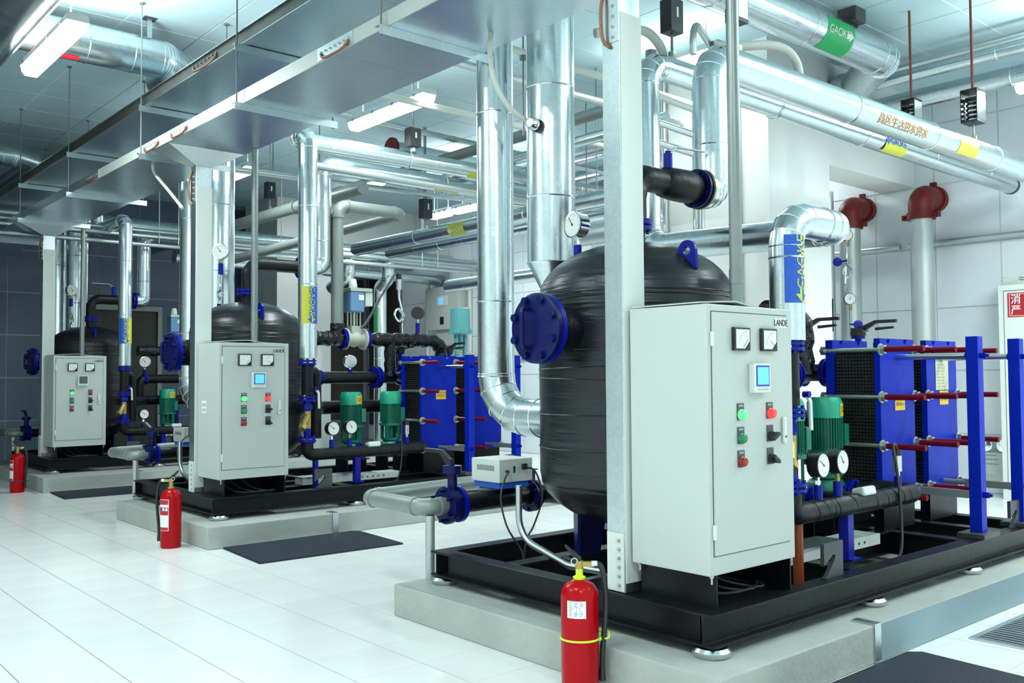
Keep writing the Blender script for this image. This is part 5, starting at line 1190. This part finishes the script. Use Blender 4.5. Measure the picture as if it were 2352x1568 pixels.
t = thing('silver_standpipe', 'slim silver standpipe with a black handwheel valve beside the white column', 'pipe', (9.2, 5.36, 0.001))
build('pipe', MB().cyl((9.2, 5.36, 0.001), (9.2, 5.36, 3.19), 0.06, n=24), 'jackd', t)
vb = build('valve_block', MB().box(9.06, 5.28, 1.66, 9.14, 5.50, 2.02), 'black', t, smooth=0, bevel=0.01)
build('handwheel', MB().ring((9.03, 5.40, 1.80), X3, 0.085, 0.012, 24, 8).obox((9.03, 5.40, 1.80), 0.012, 0.02, 0.16).obox((9.03, 5.40, 1.80), 0.012, 0.16, 0.02).cyl((9.03, 5.40, 1.80), (9.08, 5.40, 1.80), 0.014, n=8), 'black', vb)
def coil_gauge(label, y, z, low):
    x = 9.12
    g_ = gauge('pressure_gauge', label, (x, y, z), (-0.75, -0.66, 0), 0.062, None, 'black', needle=1.3)
    build('siphon', MB().tube(spline([(x+0.01, y, z-0.055), (x+0.01, y, z-0.22), (x, y, z-0.30), (x, y-0.05, z-0.38), (x, y-0.01, z-0.45), (x, y+0.05, z-0.40), (x, y+0.02, z-0.33), (x+0.02, y+0.04, z-0.5), (x+0.13, y+0.10, z-0.58)] if low else [(x+0.01, y, z-0.055), (x+0.01, y, z-0.45), (x+0.12, y+0.03, z-0.5)]), 0.011, 8), 'chrome', g_)
    build('brass_joint', MB().cyl((x+0.01, y, z-0.12), (x+0.01, y, z-0.07), 0.018, n=8), 'brass', g_)
    wv = MB().lathe((x-0.03, y+0.10 if low else y-0.10, z-0.28), V((-0.7, -0.7, 0)), [(0, 0), (0.048, 0), (0.048, 0.012), (0.02, 0.018), (0, 0.018)], 12).cyl((x, y, z-0.27), (x-0.03, y+0.10 if low else y-0.10, z-0.28), 0.010, n=8)
    build('blue_handwheel', wv, 'blue', g_)
coil_gauge('upper small gauge with a coiled tube on the pipe beside the white column', 5.10, 2.68, True)
coil_gauge('lower small gauge with a blue wheel on the pipe beside the white column', 5.08, 2.0, False)
solo('wall_pipe', MB().cyl((XR-0.06, -2.5, 2.56), (XR-0.06, 4.70, 2.57), 0.03, n=14).cyl((XR-0.06, 4.8, 2.57), (XR-0.06, 8.2, 2.575), 0.03, n=14), 'condu', 'thin level pipe running along the panelled right wall', 'pipe')
# white fire equipment cabinet
fx = 9.38
fc = thing('fire_equipment_cabinet', 'tall white cabinet with a red sign cut by the right picture edge', 'cabinet', (9.55, 3.2, 0))
build('case', MB().box(fx, 2.75, 0.0, 9.73, 3.69, 2.045), 'cabw', fc, smooth=0, bevel=0.004)
dr_ = build('door', MB().box(fx-0.006, 2.80, 0.10, fx-0.0005, 3.635, 1.985), 'cabw', fc, smooth=0)
build('door_gap', MB().box(fx-0.0008, 2.793, 0.093, fx, 3.642, 1.992), 'dgrey', fc, smooth=0)
sg = build('sign', MB().box(fx-0.010, 2.86, 1.735, fx-0.0065, 3.60, 1.965), 'redf', fc, smooth=0, label='red sign with white characters')
bd = MB()
for a in ((2.875, 1.745, 3.585, 1.749), (2.875, 1.951, 3.585, 1.955), (2.875, 1.745, 2.879, 1.955), (3.581, 1.745, 3.585, 1.955)): bd.box(fx-0.0108, a[0], a[1], fx-0.0101, a[2], a[3])
build('sign_border', bd, 'white2', sg, smooth=0)
for txt_, z in (('消防', 1.898), ('严禁', 1.797)):
    for q_, ch in enumerate(txt_): text('lettering', sg, ch, (fx-0.0102, 3.525-q_*0.125, z), -Y3, Z3, 0.098, 'white2', 0.0006, 0.95, 0.012)
fb_ = thing('open_carton', 'open white carton lying on top of the white cabinet', 'carton', (9.5, 3.4, 2.0455))
build('carton_body', MB().box(9.41, 3.05, 2.0455, 9.65, 3.66, 2.085), 'cab', fb_, smooth=0); build('flap', MB().prism([(0, 0), (0.14, 0.05), (0.14, 0.055), (0, 0.005)], (9.41, 3.55, 2.0855), Y3, Z3, X3*0.22), 'lbl', fb_, smooth=0)
rg = thing('white_rag', 'crumpled white rag with a yellow cord on the open carton', 'rag', (9.42, 3.45, 2.086))
mb = MB().lathe((9.46, 3.46, 2.0855), Z3, [(0, 0)]+[(0.06+0.014*math.sin(i*2.3), 0.006+i*0.008) for i in range(6)]+[(0, 0.055)], 14); build('cloth', mb, 'cabw', rg)
build('cord', MB().tube(spline([(9.40, 3.40, 2.09), (9.395, 3.34, 2.10), (9.39, 3.30, 2.087), (9.40, 3.20, 2.088)]), 0.006, 6), 'yel', rg)
em = thing('emergency_light', 'white emergency light box with two round lamps on the wall left of the white cabinet', 'emergency light', (9.68, 3.86, 0.20))
build('case', MB().box(9.62, 3.72, 0.20, XR-0.0125, 4.02, 0.42), 'cab', em, smooth=0, bevel=0.006)
for y in (3.78, 3.95): build('lamp_head', MB().lathe((9.66, y, 0.49), V((-1, -0.2, 0)), [(0, -0.03), (0.045, -0.02), (0.06, 0.02), (0.062, 0.035), (0.05, 0.04), (0, 0.03)], 24).cyl((9.67, y, 0.42), (9.67, y, 0.45), 0.015, n=8), 'chrome', em)
build('status_led', MB().cyl((9.62, 3.745, 0.33), (9.612, 3.745, 0.33), 0.008, n=10), 'ledr', em)
pt = MB()
for z, a, b in ((0.385, 3.84, 3.97), (0.345, 3.82, 3.98), (0.30, 3.82, 3.98)): pt.box(9.6185, a, z, 9.6198, b, z+0.012)
build('print', pt, 'dials', em, smooth=0, kind='stuff')
solo('ceiling_detector', MB().lathe((8.3, 2.72, ZC-0.0066), -Z3, [(0, 0), (0.055, 0), (0.05, 0.03), (0, 0.035)], 20), 'dgrey', 'small dark round detector on the ceiling at the upper right corner', 'detector')
# wall-mounted control box far back and things near it
wc = thing('wall_control_box', 'grey wall control box with a small blue display far back behind the middle unit', 'control box', (9.65, 12.75, 1.95))
build('box_body', MB().box(9.52, 12.42, 2.02, XR-0.0125, 13.35, 2.76), 'cab', wc, smooth=0, bevel=0.004)
dd = build('display', MB().box(9.510, 12.70, 2.43, 9.5195, 13.0, 2.60), 'cabw', wc, smooth=0); build('screen', MB().box(9.506, 12.83, 2.46, 9.5098, 12.95, 2.57), 'scr', dd, smooth=0); build('vent', MB().box(9.514, 12.5, 2.68, 9.5195, 12.75, 2.71), 'dgrey', wc, smooth=0); build('lock', MB().box(9.512, 12.82, 2.11, 9.5195, 12.92, 2.24), 'black', wc, smooth=0)
build('lower_trunk', MB().box(9.58, 12.5, 1.75, XR-0.0125, 13.1, 2.02), 'cab', wc, smooth=0)
for j, (y, x) in enumerate(((13.55, 9.70), (12.32, 9.70))): solo('wall_conduit', MB().cyl((x, y, 0.002), (x, y, 3.0), 0.035, n=12), 'hose', 'white conduit %s the grey wall control box' % ('left of', 'right of')[j], 'conduit', 'conduits by the control box')
wbx = solo('wall_box', MB().box(9.60, 9.35, 2.85, XR-0.0125, 9.75, 3.3), 'cabw', 'small white box high on the wall between the tall front risers', 'box', bevel=0.005)
cbl = thing('loose_cables', 'bundle of loose white cables on the wall under the control box', 'cable', (9.6, 11.9, 1.5))
for j in range(5): build('cable', MB().tube(spline([(9.66, 13.0-j*0.06, 1.76), (9.62, 12.6, 1.66-j*0.04), (9.62, 12.0, 1.58-j*0.035), (9.66, 11.3, 1.62-j*0.03), (9.70, 10.8, 1.62-j*0.03)]), 0.014, 8), 'hose', cbl)
# teal actuator of the middle unit
ta = thing('teal_actuator', 'teal cylindrical valve actuator behind the exchangers of the middle skid', 'actuator', (5.95, 7.72, 1.45))
build('actuator_drum', MB().lathe((5.95, 7.72, 1.64), Z3, [(0, 0), (0.09, 0), (0.12, 0.015), (0.12, 0.04), (0.108, 0.045), (0.104, 0.25), (0.10, 0.275), (0.085, 0.285), (0, 0.285)], 28), 'teal', ta)
build('clamp_lugs', MB().bolts((5.95, 7.72, 1.675), Z3, 0.125, 6, 0.022, 0.013), 'teal', ta, smooth=0)
build('yoke', MB().box(5.88, 7.70, 1.40, 5.91, 7.74, 1.64).box(5.99, 7.70, 1.40, 6.02, 7.74, 1.64).cyl((5.95, 7.72, 1.50), (5.95, 7.72, 1.64), 0.03, n=14), 'teal', ta, smooth=0)
build('valve_stand', MB().cyl((5.95, 7.72, 1.16), (5.95, 7.72, 1.40), 0.06, n=18), 'tape', ta)
# gauges on the taped pipe of the middle unit
gauge('pressure_gauge', 'black-backed gauge with a blue cock on the taped pipe of the middle skid', (5.27, 7.52, 1.83), (0.6, 0.6, 0), 0.065, (5.27, 7.53, 1.63), 'black')
ps_ = thing('pressure_transmitter', 'silver transmitter on a coiled tube above the taped pipe of the middle skid', 'sensor', (5.07, 7.53, 1.63), 'pressure transmitters')
build('siphon', MB().tube(spline([(5.09, 7.53, 1.625), (5.09, 7.53, 1.74), (5.09, 7.50, 1.80), (5.02, 7.50, 1.86), (4.98, 7.50, 1.80), (5.03, 7.50, 1.74), (5.08, 7.51, 1.80), (5.05, 7.52, 1.95), (5.045, 7.52, 2.0)]), 0.012, 8), 'chrome', ps_)
build('sensor_body', MB().cyl((5.045, 7.52, 2.0), (5.045, 7.52, 2.05), 0.016, n=10).cyl((5.045, 7.52, 2.05), (5.045, 7.52, 2.15), 0.03, n=16), 'stain', ps_); build('cap', MB().cyl((5.045, 7.52, 2.15), (5.045, 7.52, 2.20), 0.028, n=14), 'black', ps_)
build('cable', MB().tube(spline([(5.045, 7.52, 2.19), (4.98, 7.50, 2.19), (4.80, 7.48, 1.95), (4.66, 7.46, 1.74), (4.58, 7.45, 1.66)]), 0.012, 8), 'dgrey', ps_)
gauge('pressure_gauge', 'gauge seen from behind on the pipe behind the pumps of the middle skid', (4.48, 7.50, 1.35), (0.2, 0.9, 0), 0.06, (4.48, 7.56, 1.24), 'chrome')
gauge('pressure_gauge', 'white-faced gauge on the back pipe behind the pumps of the farthest skid', (4.20, 12.05, 1.42), (-0.3, -1, 0), 0.07, (4.20, 12.06, 1.24), 'chrome')
# back pipes of the farthest unit (left edge of the picture)
t = thing('grey_stub_pipe', 'grey pipe with a black flanged valve at the left edge behind the farthest tank', 'pipe', (2.3, 13.2, 0.5))
build('pipe', MB().cyl((1.0, 13.35, 0.56), (2.75, 13.35, 0.56), 0.05, n=18), 'steelp', t)
vb = build('valve', MB().cyl((2.40, 13.35, 0.56), (2.44, 13.35, 0.56), 0.11, n=20).cyl((2.49, 13.35, 0.56), (2.53, 13.35, 0.56), 0.11, n=20).cyl((2.44, 13.35, 0.56), (2.75, 13.35, 0.56), 0.07, n=18), 'dblue', t)
build('valve_lever', MB().box(2.2, 13.34, 0.80, 2.5, 13.36, 0.815).cyl((2.48, 13.35, 0.6), (2.48, 13.35, 0.81), 0.012, n=8), 'condu', vb, smooth=0)
build('post', MB().cyl((2.62, 13.35, 0.0), (2.62, 13.35, 0.51), 0.03, n=14).cyl((1.2, 13.35, 0.0), (1.2, 13.35, 0.51), 0.03, n=14), 'silverp', t)

# ------------------------------------------------------------------ extinguishers
def extinguisher(label, x, y, k):
    t = thing('fire_extinguisher', label, 'fire extinguisher', (x, y, 0), 'red fire extinguishers')
    r = 0.072; rt = V((0.757, -0.653, 0)); fwd = V((-0.653, -0.757, 0))     # right and towards-camera directions
    if k == 1: rt = rt*-1
    c = V((x, y, 0)); a = (0.42, 0.41, 0.41)[k]
    build('cylinder', MB().lathe(c, Z3, [(0, 0.0), (r*0.95, 0.0), (r*0.985, 0.012), (r*0.985, 0.055), (r, 0.058), (r, a-0.06), (r*0.95, a-0.035), (r*0.75, a-0.012), (r*0.45, a-0.001), (r*0.33, a+0.006), (0, a+0.006)], 36), 'red', t, smooth=50)
    nk = build('neck', MB().lathe(c, Z3, [(0, a+0.006), (0.023, a+0.006), (0.025, a+0.014), (0.014, a+0.02), (0.014, a+0.05), (0, a+0.05)], 18), 'neon' if k == 0 else 'brass', t)
    build('valve_block', MB().cyl(c+Z3*(a+0.045), c+Z3*(a+0.075), 0.016, n=12).obox(c+rt*0.025+Z3*(a+0.062), 0.05, 0.018, 0.018, rt, Z3.cross(rt)), 'brass', nk)
    build('handle', MB().prism([(0.01, 0.0), (-0.05, 0.05), (-0.055, 0.045), (-0.012, -0.012)], c+Z3*(a+0.085)-Z3.cross(rt)*0.009, rt, Z3, Z3.cross(rt)*0.018).prism([(0.012, -0.01), (-0.055, 0.012), (-0.06, 0.004), (0.0, -0.022)], c+Z3*(a+0.082)-Z3.cross(rt)*0.008, rt, Z3, Z3.cross(rt)*0.016), 'black', t, smooth=0)
    build('safety_ring', MB().ring(c+fwd*0.018-rt*0.02+Z3*(a+0.075), fwd, 0.012, 0.0018, 16, 5), 'chrome', t)
    h0 = c+rt*0.05+Z3*(a+0.062)
    build('hose', MB().tube(spline([h0, h0+rt*0.035-Z3*0.015, c+rt*(r+0.028)-Z3*-(a-0.06), c+rt*(r+0.024)+Z3*(a-0.16), c+rt*(r+0.014)+Z3*(a-0.26), c+rt*(r+0.012)+Z3*0.09]), 0.0105, 12), 'black', t)
    build('nozzle', MB().cyl(c+rt*(r+0.012)+Z3*0.045, c+rt*(r+0.012)+Z3*0.10, 0.014, 0.011, n=12), 'black', t)
    build('hose_ferrule', MB().cyl(h0-rt*0.004, h0+rt*0.018, 0.0115, n=12), 'cabw', t)
    if k == 0:
        build('yellow_strap', MB().ring(c+Z3*0.205, V((0.02, 0.02, 1)), r+0.001, 0.0042, 36, 6).tube(spline([c+rt*(r+0.002)+Z3*0.203, c+rt*(r+0.035)+fwd*0.01+Z3*0.205, c+rt*(r+0.035)-fwd*0.01+Z3*0.225, c+rt*(r-0.002)-fwd*0.02+Z3*0.222]), 0.0036, 6).obox(c+rt*(r+0.002)+fwd*0.008+Z3*0.204, 0.014, 0.014, 0.012, rt, fwd), 'neon', t, label='neon yellow strap')
        lb = build('inspection_label', bend_mesh([(-0.032, -0.037), (0.032, -0.037), (0.032, 0.037), (-0.032, 0.037)], [(0, 1, 2, 3)], c+Z3*0.325, Z3, fwd+rt*-0.25, r+0.0012), 'white2', t, smooth=60, recalc=False)
        vs, fs = [], []
        rr_ = random.Random(2)
        for i in range(9):
            z = 0.026-i*0.0062
            for s_ in range(3 if i not in (3, 4, 5) else 1):
                b = len(vs); y_ = 0.030-s_*0.021; w_ = rr_.uniform(0.008, 0.017); vs += [(z, y_), (z+0.0022, y_), (z+0.0022, y_-w_), (z, y_-w_)]; fs.append((b, b+3, b+2, b+1))
        n0 = len(vs)
        for i in range(13): a_ = PI*i/12; vs += [(-0.006+0.016*math.sin(a_), 0.017*math.cos(a_)), (-0.006+0.0175*math.sin(a_), 0.0185*math.cos(a_))]
        for i in range(12): q_ = n0+2*i; fs.append((q_, q_+2, q_+3, q_+1))
        b = len(vs); vs += [(-0.02, 0.001), (0.012, 0.001), (0.012, -0.0005), (-0.02, -0.0005)]; fs.append((b, b+3, b+2, b+1))
        build('print', bend_mesh(vs, fs, c+Z3*0.325, Z3, fwd+rt*-0.25, r+0.0018), 'dials', lb, smooth=0, recalc=False)
    else:
        s0 = -1 if k == 2 else 1
        e0 = fwd+V((0.757, -0.653, 0))*(-0.45 if k == 1 else -0.75)
        lb = build('instruction_label', bend_mesh([(-0.11, -0.042), (0.11, -0.042), (0.11, 0.042), (-0.11, 0.042)], [(0, 1, 2, 3)], c+Z3*0.235, Z3, e0, r+0.0012), 'white2', t, smooth=60, recalc=False)
        for s1, s2 in ((0.074, 0.107), (0.0, 0.055), (-0.107, -0.085)): build('label_band', bend_mesh([(s1, -0.039), (s2, -0.039), (s2, 0.039), (s1, 0.039)], [(0, 1, 2, 3)], c+Z3*0.235, Z3, e0, r+0.0018), 'redf', lb, smooth=60, recalc=False)
        for q_ in range(3): build('pictogram', bend_mesh([(0.03, 0.03-q_*0.024), (0.05, 0.03-q_*0.024), (0.05, 0.014-q_*0.024), (0.03, 0.014-q_*0.024)], [(0, 3, 2, 1)], c+Z3*0.235, Z3, e0, r+0.0024), 'bluel' if q_ == 0 else 'white2', lb, smooth=60, recalc=False)
        if k == 2: build('black_strap', MB().ring(c+Z3*0.12, Z3, r+0.001, 0.006, 30, 6).tube([c+V((0.757, -0.653, 0))*r+Z3*0.12, c+V((0.757, -0.653, 0))*(r+0.05)+Z3*0.122], 0.004, 6), 'black', t)
extinguisher('red fire extinguisher with a neon yellow strap in front of the nearest plinth', 2.52, 2.535, 0)
extinguisher('red fire extinguisher with a large label at the corner of the middle plinth', 2.505, 6.64, 1)
extinguisher('red fire extinguisher with a black strap at the left picture edge', 2.50, 11.0, 2)

# ------------------------------------------------------------------ rubber mats
def rmat(label, pts):
    n = len(pts); cx = sum(a for a, _ in pts)/n; cy = sum(b for _, b in pts)/n
    vs = [(a, b, 0.0005) for a, b in pts]+[(a+(cx-a)*0.012, b+(cy-b)*0.012, 0.012) for a, b in pts]
    solo('rubber_mat', MB().add(vs, [tuple(range(n-1, -1, -1)), tuple(range(n, 2*n))]+[(i, (i+1) % n, n+(i+1) % n, n+i) for i in range(n)]), 'rubber', label, 'mat', 'black rubber mats', smooth=0)
rmat('black rubber mat lying at the lower right in front of the nearest plinth', [(2.85, 1.22), (3.90, 1.22), (3.95, 1.90), (3.90, 1.945), (2.85, 1.945)])
rmat('black rubber mat lying in front of the middle plinth', [(2.70, 5.63), (3.79, 5.595), (3.84, 6.25), (3.80, 6.31), (2.75, 6.315)])
rmat('black rubber mat lying in front of the farthest plinth', [(2.70, 10.0), (3.75, 9.97), (3.80, 10.66), (2.74, 10.68)])
